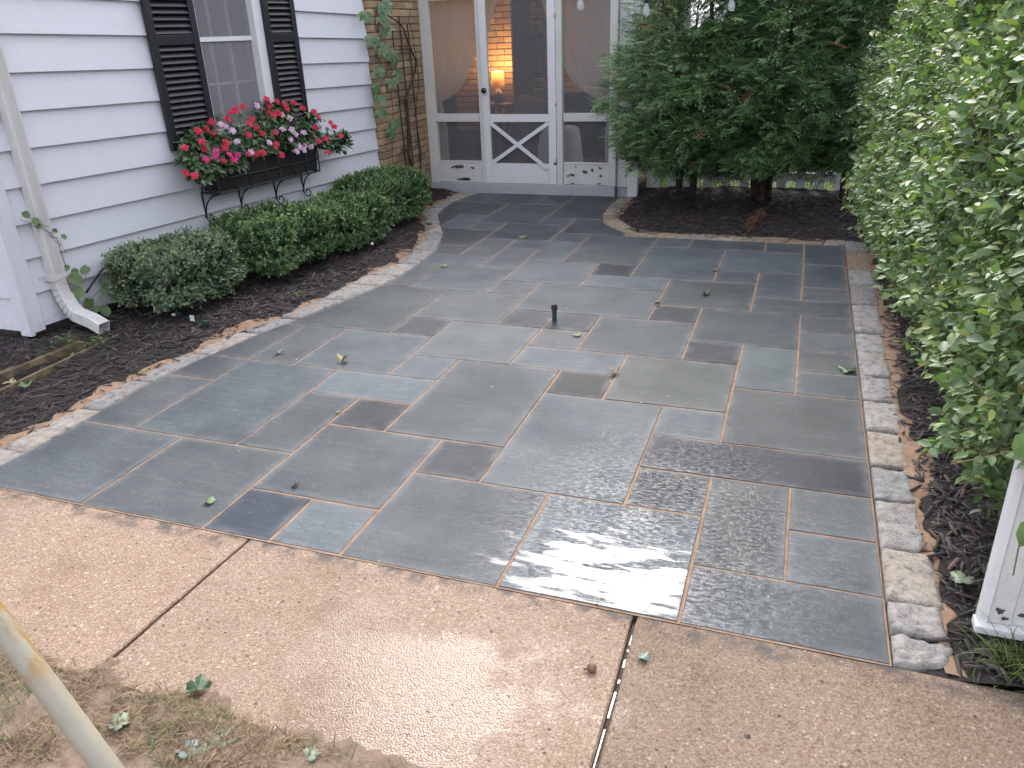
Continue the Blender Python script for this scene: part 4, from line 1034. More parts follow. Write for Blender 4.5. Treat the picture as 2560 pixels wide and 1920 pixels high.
k_ = kn.build('knob', simple('dark_brass', (0.045,0.040,0.025), 0.35, 0.3, metallic=0.8), None, True)
k_.rotation_euler = (math.pi/2, 0, 0); k_.location = (-3.447, 8.80, 1.145); rel(k_, door)
for z in (1.02, .42, 1.9): MB().tube([(-2.620, 8.798, z-.045), (-2.620, 8.798, z+.045)], .008, 8).build('hinge', M['gutter'], door, True)
peel(door, 8.7985, [(-2.632,.352,.02,.016)])

# ---- inside the porch
iw = thing('brick_wall', 'lamp lit brick chimney wall inside the porch', 'brick wall', (-4.2, 10.7, .1))
brick_wall(iw, (-3.762, 10.70), math.pi, .84, .50, 2.30, .0744)
MB().box(-5.2, -3.768, 10.647, 11.53, .1, 2.6).build('mortar', M['mortar_in'], iw)
iw2 = thing('brick_wall', 'dim brick wall at the back of the porch behind the door glass', 'brick wall', (-3.0, 11.6, .1))
brick_wall(iw2, (-1.9, 11.60), math.pi, 1.87, .62, 2.22, .0744)
MB().box(-3.765, -1.7, 11.547, 11.8, .1, 2.6).build('mortar', M['mortar_in'], iw2)
pic = thing('picture', 'grey framed picture hanging on the dim brick wall', 'picture', (-3.73, 11.55, 1.43))
MB().box(-3.85, -3.60, 11.49, 11.53, 1.17, 1.68).build('frame', M['wood_dark'], pic)
MB().box(-3.83, -3.62, 11.484, 11.489, 1.19, 1.66).build('print', M['fabric_grey'], pic)
tb = thing('side_table', 'dark wooden side table carrying the lit lamp', 'table', (-3.82, 10.3, .12))
MB().box(-4.05, -3.64, 10.15, 10.48, .855, .882).build('table_top', M['wood_dark'], tb, bevel=0.004)
for x, y in ((-3.69, 10.19), (-3.69, 10.44), (-3.80,10.19), (-4.0, 10.44)): MB().box(x-.025, x+.025, y-.025, y+.025, .12, .853).build('leg', M['wood_dark'], tb)
lp = thing('table_lamp', 'lit table lamp with glowing drum shade and pale jar base', 'lamp', (-3.85, 10.30, .883))
n = NT('lamp_shade'); _t = n.n('BsdfTranslucent', {'Color': (0.28, 0.17, 0.08, 1)}); _dd = n.n('BsdfDiffuse', {'Color': (0.42, 0.29, 0.18, 1)})
M['shade'] = n.done(n.n('MixShader', {0: 0.25, 1: _dd.outputs[0], 2: _t.outputs[0]}))
MB().lathe((-3.85,10.30,1.098), [(.088,0),(.078,.172)], 28).build('lamp_shade', M['shade'], lp, True)
MB().lathe((-3.85,10.30,.883), [(0,0),(.045,0),(.062,.05),(.064,.10),(.045,.145),(.025,.165),(.012,.18),(.010,.26)], 24).build('lamp_base', M['fabric_grey'], lp, True)
MB().lathe((-3.85,10.30,1.15), [(0,-.0),(.022,.02),(.027,.045),(.018,.075),(0,.085)], 14).build('bulb', m_emit('bulb_glow', (1.0,0.62,0.28), 4.0), lp, True)
ld = bpy.data.lights.new('lamp_light', 'POINT'); ld.energy = 24.0; ld.color = (1.0, 0.52, 0.18); ld.shadow_soft_size = 0.03
lo_ = bpy.data.objects.new('lamp_light', ld); lo_.location = (-3.85, 10.34, 1.275); put(lo_); rel(lo_, lp)
sf = thing('sofa', 'dark upholstered sofa at the back of the porch', 'sofa', (-2.7, 10.2, .12))
MB().box(-3.22, -2.0, 9.9, 10.6, .25, .55).build('seat', M['fabric_dark'], sf, bevel=0.04)
MB().box(-3.0, -2.0, 9.80, 10.0, .45, 1.02).build('backrest', M['fabric_dark'], sf, bevel=0.05)
MB().box(-3.30, -3.02, 9.85, 10.6, .25, .78).build('arm', M['fabric_dark'], sf, bevel=0.05)
for x in (-3.2, -2.1): MB().box(x, x+.06, 9.95, 10.01, .12, .25).build('leg', M['wood_dark'], sf)
cu = MB()
nu, nv = 13, 13; vs = []; fs = []
for i in range(nu):
    for j in range(nv):
        u = -1+2*i/(nu-1); v = -1+2*j/(nv-1)
        th = .07*math.sqrt(max(0, (1-u**4)*(1-v**4)))
        vs.append((-3.27+.20*u*(1-.12*v*v)+.06*v, 9.86-th, .86+.14*v*(1-.12*u*u)-.04*u))
for i in range(nu-1):
    for j in range(nv-1): a = i*nv+j; fs.append((a, a+nv, a+nv+1, a+1))
cu.add(vs, fs); cs_ = tag(cu.build('cushion', simple('cushion', (0.20,0.15,0.12), 0.95, 0.2), None, True), 'brownish cushion leaning on the sofa arm', 'cushion')
cs_.location.y += 0.0
ch = thing('slipcover_chair', 'chair under a white slipcover just behind the screen', 'chair', (-2.73, 9.3, .12))
V = []; Fq = []; ns = 28
for i, (z, sx, sy) in enumerate(((.12,.27,.20),(.35,.255,.19),(.55,.235,.17),(.67,.215,.15),(.70,.18,.12),(.705,.0,.0))):
    for k in range(ns):
        a = 2*math.pi*k/ns; ca, sa = math.cos(a), math.sin(a)
        e = .5; wv = 1+.02*math.sin(7*a)
        V.append((-2.73+sx*math.copysign(abs(ca)**e, ca)*wv, 9.32+sy*math.copysign(abs(sa)**e, sa)*wv, z))
for i in range(5):
    for k in range(ns): Fq.append((i*ns+k, i*ns+(k+1) % ns, (i+1)*ns+(k+1) % ns, (i+1)*ns+k))
MB().add(V, Fq).build('slipcover', M['fabric_white'], ch, True)
MB().tube([(-2.94,9.20,.40),(-2.94,9.20,.60),(-2.90,9.18,.69)], .006, 6).build('piping', M['fabric_grey'], ch, True)
# curtains tied back behind the screens
def curtain(label, edge, xt, ztie, tail):
    """edge: free edge points (x,z) from the top down to the tie at x = xt"""
    t = thing('curtain', label, 'curtain', (xt, 9.0, .12), 'sheer curtains behind the screens')
    e = resample([(x, z) for x, z in edge], 26); V = []; Fq = []; nu = 44
    for i in range(26):
        x_e, z_e = e[i]; f = i/25
        for k in range(nu):
            u = k/(nu-1)
            fold = .022*(1-.6*f)*math.sin(u*38+3*math.sin(f*3))*(.3+.7*u)
            zt = 2.35+(z_e-2.35)*1.0
            V.append((xt+(x_e-xt)*u, 8.99+fold+.02*f, z_e + (1-u)*(-.10*f*(1-f)) + (.0 if f < 1 else -.01*(1-u))))
    for i in range(25):
        for k in range(nu-1): a = i*nu+k; Fq.append((a, a+1, a+nu+1, a+nu))
    MB().add(V, Fq).build('drape', M['sheer'], t, True)
    V = []; Fq = []
    for i in range(14):
        f = i/13; z = ztie*(1-f)+.13*f
        for k in range(16):
            u = k/15; V.append((tail[0]+(tail[1]-tail[0])*u*(.45+.55*min(1, f*3)), 9.01+.015*math.sin(u*16), z))
    for i in range(13):
        for k in range(15): a = i*16+k; Fq.append((a, a+1, a+17, a+16))
    MB().add(V, Fq).build('tail', M['sheer'], t, True)
curtain('sheer grey curtain swept to the left behind the screen beside the brick wall', [(-3.20,2.40),(-3.342,2.06),(-3.467,1.721),(-3.637,1.472),(-3.755,1.267),(-3.90,1.10),(-4.09,1.01)], -4.14, 1.01, (-4.13, -4.03))
curtain('sheer grey curtain swept to the right behind the screen beside the conifer', [(-2.93,2.40),(-2.828,2.036),(-2.767,1.848),(-2.58,1.362),(-2.416,1.148),(-2.209,1.019),(-2.06,.99)], -1.99, .99, (-1.99, -2.11))

# ================================================================== WINDOW BOX AND FLOWERS
BXL, BXR, BXP = 5.10, 6.345, .215
box = thing('window_box', 'black metal window box on scrolled brackets under the window', 'window box', O(5.7, .12, .44))
def bz(s): return .668-.016*(s-5.1)
def tb_(s, p, z): return O(s, p, z + bz(s))
lin = MB()
pts = [(BXL+.02,.035),(BXR-.02,.035),(BXR-.02,BXP-.012),(BXL+.02,BXP-.012)]
lin.hexa([tb_(s,p,.012) for s,p in pts] + [tb_(s + (.012 if i in (1,2) else -.012), p+(.012 if i > 1 else 0), .205) for i,(s,p) in enumerate(pts)])
lin.build('liner', simple('black_liner', (0.010,0.010,0.011), 0.75, 0.3, 20.0), box)
for z in (.0, .105, .215):
    fr = MB(); r = .0075
    fr.tube([tb_(BXL,.04,z), tb_(BXL,BXP,z)], r, 6); fr.tube([tb_(BXL,BXP,z), tb_(BXR,BXP,z)], r, 6); fr.tube([tb_(BXR,BXP,z), tb_(BXR,.03,z)], r, 6)
    fr.build('rim' if z > .2 else 'rail', M['black_metal'], box)
for i in range(8):
    s = BXL+(BXR-BXL)*i/7
    MB().tube([tb_(s,BXP,0), tb_(s,BXP,.215)], .006, 6).build('bar', M['black_metal'], box)
for s in (BXL, BXR):
    for p in (.03, .12): MB().tube([tb_(s,p,0), tb_(s,p,.215)], .006, 6).build('bar', M['black_metal'], box)
for s in (5.087, 5.488, 5.922, 6.300):
    zt = bz(s)
    b = MB(); q = MB()
    b.tube([O(s,.032,zt+.01), O(s,.032,zt-.195)], .0075, 6)
    cv = []
    for i in range(15):
        t = i/14*math.pi/2
        cv.append(O(s, .205-.165*math.sin(t), zt-.008-.17*(1-math.cos(t))))
    for i in range(1, 20):
        a = math.pi + i*.36; r = .043*(1-i*.036)
        cv.append(O(s, .083+r*math.cos(a), zt-.19+r*math.sin(a)*1.05))
    q.tube(cv, .0062, 6)
    br_ = b.build('bracket', M['black_metal'], box); q.build('scroll', M['black_metal'], br_, True)

LEAF_V = np.array([[0,0,0],[-.26,.30,.05],[0,.32,-.02],[.26,.30,.05],[-.22,.66,.03],[0,.68,-.05],[.22,.66,.03],[0,1,-.13]], float)
LEAF_F = np.array([[0,2,1],[0,3,2],[1,2,5],[1,5,4],[2,3,6],[2,6,5],[4,5,7],[5,6,7]])
M['imp_leaf'] = m_leaf('impatiens_leaf', [(0,(0.028,0.058,0.026)),(0.5,(0.065,0.115,0.052)),(1,(0.12,0.18,0.09))], 0.42, 0.2)
def m_petal(nm, c0, c1):
    n = NT(nm); r = n.n('ObjectInfo').outputs['Random']; c = n.mix(r, c0, c1)
    b = n.bsdf(Base_Color=c, Roughness=0.6); t = n.n('BsdfTranslucent', {'Color': c})
    return n.done(n.n('MixShader', {0: .3, 1: b.outputs[0], 2: t.outputs[0]}))
PET = {'red': m_petal('red_petal', (0.56,0.018,0.045), (0.72,0.045,0.10)), 'magenta': m_petal('magenta_petal', (0.62,0.03,0.17), (0.75,0.06,0.26)), 'pink': m_petal('pale_pink_petal', (0.62,0.40,0.56), (0.78,0.58,0.70))}
def bloom_mesh(kind, seed):
    r = random.Random(seed); V = []; Fq = []
    for layer, (sc, up) in enumerate(((1.0, .0), (.62, .28))):
        for k in range(5):
            a0 = 2*math.pi*(k+.5*layer)/5 + r.uniform(-.15, .15); L = sc*r.uniform(.88, 1.1); w = .62*sc
            ca, sa = math.cos(a0), math.sin(a0); b = len(V)
            for (u, v, z) in ((.02,0,0),(.45,-.75,.12),(.45,.75,.12),(.9,-.62,.10),(.9,.62,.10),(.82,0,.02),(.5,0,.04)):
                x, y = u*L, v*w*.75; V.append((ca*x-sa*y, sa*x+ca*y, z*sc+up*u+layer*.10+r.uniform(-.04,.04)))
            Fq += [(b,b+1,b+6),(b,b+6,b+2),(b+1,b+3,b+6),(b+3,b+5,b+6),(b+6,b+4,b+2),(b+5,b+4,b+6)]
    me = bpy.data.meshes.new('flower'); me.from_pydata(V, [], Fq); me.materials.append(PET[kind]); me.update(); return me
BLM = {k: [bloom_mesh(k, i) for i in range(4)] for k in PET}
top_s = [4.80,4.86,4.99,5.18,5.40,5.53,5.81,5.94,6.16,6.26,6.43,6.63,6.78]; top_z = [.86,1.03,1.16,1.195,1.25,1.275,1.30,1.28,1.245,1.195,1.145,1.03,.88]
bot_s = [4.80,4.95,5.2,5.5,5.8,6.2,6.55,6.78]; bot_z = [.80,.80,.83,.875,.87,.84,.78,.85]
plants = []
for nm, a, b in (('red impatiens spilling over the left end of the window box', 4.7, 5.36), ('mixed red and pink impatiens in the middle of the window box', 5.36, 5.98), ('red and pale pink impatiens at the right end of the window box', 5.98, 6.9)):
    t = thing('impatiens', nm, 'flowers', O((max(a,5.15)+min(b,6.3))/2, .12, .87), 'impatiens in the window box')
    N = int(1000*(b-a)/.62); s = rng.uniform(max(a,4.84), min(b,6.74), N)
    zt = np.interp(s, top_s, top_z); zb = np.interp(s, bot_s, bot_z)
    f = rng.random(N)**.8; z = zb+(zt-zb)*f
    p = .30-.55*(z-.85) - rng.random(N)**1.5*.14
    p = np.clip(p, .03, .36)
    # clumpy mound with gaps
    kp = (fbm(P3(s*1.0, z*1.0, 3.0), 7.0, 2) > -.35)
    s, z, p, f = s[kp], z[kp], p[kp], f[kp]; N = len(s)
    off = np.stack([xw(s)+p*_nn.x, s+p*_nn.y, z], 1)
    mid = 5.75
    ax = unit(np.stack([.55+rng.normal(0,.45,N), (s-mid)*.55+rng.normal(0,.55,N), -.25+rng.normal(0,.35,N)], 1))
    nr = unit(np.stack([.45+rng.normal(0,.25,N), (s-mid)*.2+rng.normal(0,.25,N), .9+0*s], 1))
    V, Fc, T = batch(LEAF_V, LEAF_F, basis(ax, nr), off, rng.uniform(.045,.075,N), np.clip(rng.normal(.5,.25,N),0,1))
    fo = obj('foliage', mesh_np('foliage', V, Fc, M['imp_leaf'], True, T), t); fo['kind'] = 'stuff'
    stm = MB()
    for i in range(26):
        s1 = random.uniform(max(a,5.0), min(b,6.45)); s0 = max(5.14, min(6.3, s1)); zt1 = float(np.interp(s1, top_s, top_z))-.05
        stm.tube([O(s0,.12,.86), O((s0+s1)/2,.15,(.86+zt1)/2+.03), O(s1,.05+random.random()*.2,zt1-random.random()*.2)], .004, 5)
    stm.build('stem', simple('impatiens_stem', (0.10,0.12,0.05), 0.6), t)
    for kind, x, y, zz_ in BLOOMS:
        if not (a <= y < b): continue
        o = bpy.data.objects.new('flower', random.choice(BLM[kind]))
        o.location = (x+random.uniform(.015,.035), y-.01, zz_)
        d = Vector((.75+random.uniform(-.3,.3), -.45+random.uniform(-.35,.35), .45+random.uniform(-.25,.4)))
        o.rotation_euler = d.to_track_quat('Z', 'Y').to_euler(); o.rotation_euler.rotate_axis('Z', random.uniform(0, 6))
        sc = random.uniform(.029, .037) if kind != 'pink' else random.uniform(.027, .034); o.scale = (sc, sc, sc)
        put(o); rel(o, t)
    plants.append(t)

# ================================================================== BOXWOODS
M['box_leaf'] = m_leaf('boxwood_leaf', [(0,(0.026,0.060,0.026)),(0.45,(0.062,0.125,0.050)),(0.8,(0.125,0.215,0.082)),(1,(0.22,0.31,0.12))], 0.36, 0.18)
M['box_leaf_grey'] = m_leaf('greyed_boxwood_leaf', [(0,(0.044,0.072,0.042)),(0.45,(0.098,0.148,0.088)),(0.8,(0.165,0.230,0.135)),(1,(0.24,0.27,0.16))], 0.36, 0.18)
SM_V = np.array([[0,0,0],[-.30,.5,.07],[0,.52,-.03],[.30,.5,.07],[0,1,-.06]], float)
SM_F = np.array([[0,2,1],[0,3,2],[1,2,4],[2,3,4]])
def boxwood(label, cx, cy, rx, ry, z0, z1, n, seed, mat, rot=0.085):
    t = thing('boxwood', label, 'shrub', (cx, cy, .03), 'boxwoods along the siding')
    r = np.random.default_rng(seed)
    # twig tips over a lumpy clipped mound; each twig carries small opposite leaves
    nt = n // 9
    th = r.uniform(0, 2*np.pi, nt); cz = r.uniform(-0.75, 1, nt)
    sr = np.sqrt(1-cz**2); d = np.stack([np.cos(th)*sr, np.sin(th)*sr, cz], 1)
    e = 0.62
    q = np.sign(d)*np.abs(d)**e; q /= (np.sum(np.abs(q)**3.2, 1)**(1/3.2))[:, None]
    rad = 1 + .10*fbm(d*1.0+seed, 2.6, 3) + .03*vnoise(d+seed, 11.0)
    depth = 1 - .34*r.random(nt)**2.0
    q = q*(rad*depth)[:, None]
    hz = (z1-z0)/2; mz = (z0+z1)/2
    P = np.stack([q[:, 0]*rx, q[:, 1]*ry, q[:, 2]*hz], 1)
    outn = unit(np.stack([q[:, 0]/rx, q[:, 1]/ry, q[:, 2]/hz], 1))
    tw = unit(outn + np.array([0, 0, .55]) + r.normal(0, .40, (nt, 3)))
    L = r.uniform(.05, .095, nt)
    offs = []; axs = []; nrs = []; tn = []
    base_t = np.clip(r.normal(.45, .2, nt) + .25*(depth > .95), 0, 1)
    for k in range(9):
        f = .15 + .85*k/8
        pos = P + tw*(L*(f-.75))[:, None] + r.normal(0, .004, (nt, 3))
        sd = unit(np.cross(tw, r.normal(0, 1, (nt, 3))))
        ax = unit(sd*(1 if k % 2 else -1) + tw*.75) if k < 8 else tw
        offs.append(pos); axs.append(ax); nrs.append(unit(tw*.6 + outn*.4 + np.array([0, 0, .5]) + r.normal(0, .3, (nt, 3))))
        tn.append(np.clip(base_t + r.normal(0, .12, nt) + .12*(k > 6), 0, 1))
    off = np.concatenate(offs); ax = np.concatenate(axs); nr = np.concatenate(nrs); tn = np.concatenate(tn)
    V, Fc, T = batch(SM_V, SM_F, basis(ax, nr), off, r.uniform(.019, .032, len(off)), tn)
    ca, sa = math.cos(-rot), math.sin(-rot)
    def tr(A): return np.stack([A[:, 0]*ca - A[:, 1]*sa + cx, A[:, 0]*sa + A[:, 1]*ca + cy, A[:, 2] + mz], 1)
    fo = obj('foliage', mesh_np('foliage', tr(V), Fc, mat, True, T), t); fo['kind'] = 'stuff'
    st = MB()
    for i in range(60):
        k = r.integers(0, nt); e_ = P[k]*.93; b = np.array([r.normal(0, .05), r.normal(0, .05), -hz])
        m_ = b*.45+e_*.55+np.array([0, 0, .02])+r.normal(0, .03, 3)
        pts = tr(np.array([b, b*.8+m_*.2+np.array([0,0,.03]), m_, e_]))
        pts[0][2] = .02
        st.tube([tuple(p) for p in pts], [.007, .006, .004, .002], 5, False)
    st.build('stems', M['bark'], t)
    return t
boxwood('nearest boxwood, greyish and twiggy, next to the downspout', -4.10, 4.32, .34, .42, .07, .50, 27000, 1, M['box_leaf_grey'])
boxwood('second boxwood from the downspout, below the left bracket of the window box', -3.95, 5.26, .38, .46, .06, .52, 27000, 2, M['box_leaf'])
boxwood('third boxwood from the downspout, low one with a dark cable looped on its front', -3.80, 6.05, .36, .42, .05, .47, 26000, 3, M['box_leaf'])
boxwood('farthest boxwood beside the brick corner', -3.90, 7.02, .36, .48, .05, .53, 28000, 4, M['box_leaf'])

# ================================================================== BROADLEAF HEDGE ON THE RIGHT
hedge = thing('hedge', 'tall broad leaved green hedge overhanging the limestone edging', 'hedge', (1.0, 4.6, 0))
M['privet'] = m_leaf('privet_leaf', [(0,(0.048,0.092,0.036)),(0.4,(0.105,0.180,0.070)),(0.72,(0.165,0.260,0.105)),(0.93,(0.24,0.34,0.11)),(1,(0.34,0.39,0.14))], 0.46, 0.26, 0.6)
def xf(y, z):
    p = P3(y, z, 2.0)
    v = .49 + .09*fbm(p, 1.3, 3) + .03*vnoise(p, 5.0)
    v = v + np.where(z > 1.25, (z-1.25)*.17, 0) + np.where(z < .46, (.46-z)*(.75+.6*np.clip((3.9-y)/.8, 0, 1)), 0) + np.clip(2.7-y, 0, 1)*.12
    v = v - .05*np.clip((y-5.2)/1.5, 0, 1)
    return v
r = np.random.default_rng(21)
nt = 6200
ty = 2.12 + 5.1*r.random(nt)**1.15; tz = .12 + 2.15*r.random(nt)
dep = np.abs(r.normal(0, .11, nt))
tx = xf(ty, tz) + dep
kp = ~((tz < .34) & (r.random(nt) < .55)); ty, tz, tx, dep = ty[kp], tz[kp], tx[kp], dep[kp]
nd = np.tile(np.array([[-.85, -.12, .30]]), (len(ty), 1))
# end of the hedge by the camera
ne = 900
ey = 2.10 + .06*r.random(ne) + np.abs(r.normal(0, .1, ne)); ex = .62 + 1.1*r.random(ne); ez = .45 + 1.85*r.random(ne)
tx = np.concatenate([tx, ex]); ty = np.concatenate([ty, ey]); tz = np.concatenate([tz, ez]); dep = np.concatenate([dep, ey-2.1])
nd = np.concatenate([nd, np.tile(np.array([[-.25, -.85, .3]]), (ne, 1))])
# shoots reaching out over the edging
ns_ = 150
sy = 2.15 + 4.9*r.random(ns_); sz = .16 + 1.5*r.random(ns_); sx = xf(sy, sz) - r.uniform(.02, .09, ns_)
tx = np.concatenate([tx, sx]); ty = np.concatenate([ty, sy]); tz = np.concatenate([tz, sz]); dep = np.concatenate([dep, 0*sx-.1])
nd = np.concatenate([nd, np.tile(np.array([[-.8, -.3, .1]]), (ns_, 1))])
nt = len(tx); tip = np.stack([tx, ty, tz], 1)
tw = unit(nd + r.normal(0, .42, (nt, 3)))
tw[:, 2] -= .25*(tz < .6)
tw = unit(tw)
L = r.uniform(.10, .24, nt)
keep = ~((tip[:, 0] < .80) & (tip[:, 1] < 2.42) & (tip[:, 2] < .62))   # leave the white post free
tip, tw, L, dep = tip[keep], tw[keep], L[keep], dep[keep]; nt = len(tip)
offs, axs, nrs, tns, dps, szs = [], [], [], [], [], []
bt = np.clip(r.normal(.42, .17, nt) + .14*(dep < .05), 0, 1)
for k in range(9):
    f = k/8; pos = tip - tw*(L*(1-f))[:, None]
    sd = unit(np.cross(tw, np.where((np.arange(nt) % 2 == 0)[:, None], np.array([[0, 0, 1.0]]), np.array([[0, 1.0, .2]]))) + r.normal(0, .25, (nt, 3)))
    ax = unit(sd*(1 if k % 2 else -1) + tw*.65 + r.normal(0, .2, (nt, 3)) + np.array([0, 0, -.18])) if k < 8 else unit(tw + r.normal(0, .15, (nt, 3)))
    offs.append(pos); axs.append(ax); nrs.append(unit(np.array([[-.45, -.15, .8]]) + r.normal(0, .38, (nt, 3))))
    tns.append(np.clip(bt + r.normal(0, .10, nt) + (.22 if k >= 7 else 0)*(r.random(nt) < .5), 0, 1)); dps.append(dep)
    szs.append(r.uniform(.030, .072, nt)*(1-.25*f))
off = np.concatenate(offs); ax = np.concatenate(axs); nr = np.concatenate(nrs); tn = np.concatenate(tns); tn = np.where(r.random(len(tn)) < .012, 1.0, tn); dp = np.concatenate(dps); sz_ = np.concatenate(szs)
LV_ = LEAF_V.copy(); LV_[:, 0] *= 1.05; LV_[:, 2] *= 1.15
Mx = basis(ax, nr)
# the leaves that show largest become parts of their own
rel_ = off - np.array([0, 0, 1.74]); cv = rel_ @ np.array(CAM).T
dist = np.linalg.norm(rel_, axis=1); u_ = cv[:, 0]/cv[:, 2]*F; v_ = cv[:, 1]/cv[:, 2]*F
vis = (cv[:, 2] > .3) & (np.abs(u_) < 1265) & (np.abs(v_) < 945) & (dp < .035)
idx = np.nonzero(vis)[0]; idx = idx[np.argsort(dist[idx]/sz_[idx])][:300]
sel = np.zeros(len(off), bool); sel[idx] = True
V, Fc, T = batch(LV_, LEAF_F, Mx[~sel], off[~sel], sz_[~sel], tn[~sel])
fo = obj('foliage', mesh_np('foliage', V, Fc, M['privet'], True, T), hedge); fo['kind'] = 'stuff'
lm = []
for i in range(8):
    tv = LV_.copy(); tv[:, 2] *= .6+.14*i; tv[:, 0] *= .92+.03*(i % 4)
    lm.append(mesh_np('leaf', tv, LEAF_F, M['privet'], True, np.full(8, .25+.09*i)))
for i in idx:
    o = bpy.data.objects.new('leaf', lm[int(np.clip((tn[i]-.2)/.09, 0, 7))])
    m4 = Matrix.Identity(4)
    for a in range(3):
        for b in range(3): m4[a][b] = Mx[i][a][b]*sz_[i]
        m4[a][3] = off[i][a]
    o.matrix_world = m4; put(o); rel(o, hedge)
# a drooping shoot in front of the white panel
for (x, y, z, s, ax_) in SHOOT:
    o = bpy.data.objects.new('leaf', lm[3]); a_ = np.array([ax_]); B_ = basis(unit(a_), unit(np.array([[-.25, -.8, .5]])))[0]; m4 = Matrix.Identity(4)
    for a in range(3):
        for b in range(3): m4[a][b] = B_[a][b]*s
        m4[a][3] = (x, y, z)[a]
    o.matrix_world = m4; put(o); rel(o, hedge)
MB().tube([(.80,2.16,.95),(.70,2.08,.80),(.655,2.055,.70),(.645,2.05,.45),(.65,2.05,.36)], .0022, 5).build('shoot', M['twig'], hedge)
# twigs and main stems
tv = np.array([[1,0,0],[-.5,0,.87],[-.5,0,-.87],[.6,1,0],[-.3,1,.5],[-.3,1,-.5]], float)
tf = np.array([[0,1,4],[0,4,3],[1,2,5],[1,5,4],[2,0,3],[2,3,5]])
Bt = basis(tw, unit(r.normal(0, 1, (nt, 3)))); Bt = Bt*np.stack([np.full(nt, .0018), L*1.5, np.full(nt, .0018)], 1)[:, None, :]
V, Fc, T = batch(tv, tf, Bt, tip-tw*(L*1.5)[:, None], np.ones(nt))
tg = obj('twigs', mesh_np('twigs', V, Fc, M['twig']), hedge); tg['kind'] = 'stuff'
for i in range(22):
    by = 2.6+.21*i; bx_ = 1.0+random.uniform(-.1, .1)
    pts = [(bx_, by, -.02), (bx_-.05, by+.03, .5), (bx_-.15+random.uniform(-.1,.1), by+random.uniform(-.1,.1), 1.2), (bx_-.2+random.uniform(-.1,.1), by+random.uniform(-.2,.2), 1.9)]
    MB().tube(pts, [.018, .015, .010, .004], 6, False).build('stem', M['bark'], hedge, True)

# ================================================================== CONIFERS AT THE BACK
M['cypress'] = m_leaf('conifer_spray', [(0,(0.018,0.044,0.019)),(0.40,(0.042,0.095,0.040)),(0.72,(0.090,0.175,0.070)),(1,(0.22,0.34,0.14))], 0.5, 0.18)
M['dead_spray'] = m_leaf('dead_conifer_spray', [(0,(0.14,0.05,0.02)),(1,(0.26,0.10,0.04))], 0.7, 0.1, tcol=(1,1,1))
def frond(n, seed, spread=.30):
    """flat fan of scale leaves: alternating side sprigs along an axis"""
    r = random.Random(seed); V = []; Fq = []
    def sl(x0, y0, x1, y1, w, z0, z1):
        dx, dy = x1-x0, y1-y0; L_ = math.hypot(dx, dy)+1e-6; nx, ny = -dy/L_*w, dx/L_*w; b = len(V)
        V.extend([(x0, y0, z0), (x0+dx*.55-nx, y0+dy*.55-ny, (z0+z1)/2+.012), (x1, y1, z1), (x0+dx*.55+nx, y0+dy*.55+ny, (z0+z1)/2-.012)])
        Fq.extend([(b, b+1, b+2), (b, b+2, b+3)])
    for i in range(n):
        f = (i+1)/n; y = .06+.86*f; s = 1 if i % 2 else -1
        ln = spread*(1.15-.85*f)*r.uniform(.8, 1.2)
        x1, y1 = s*ln, y+ln*r.uniform(.75, 1.05); z1 = -.18*ln+r.uniform(-.03, .03)
        sl(0, y, x1, y1, .020, -.10*y*y, -.10*y1*y1+z1)
        for q in (.55,):
            xm, ym = x1*q, y+(y1-y)*q
            sl(xm, ym, xm+s*ln*.05, ym+ln*.55*r.uniform(.8, 1.2), .017, -.10*ym*ym+z1*q, -.10*ym*ym+z1*q-.02)
    sl(0, 0, 0, 1.0, .016, 0, -.10)
    return np.array(V, float), np.array(Fq, int)
FR = [frond(7, 1), frond(8, 2, .34), frond(6, 3, .28)]
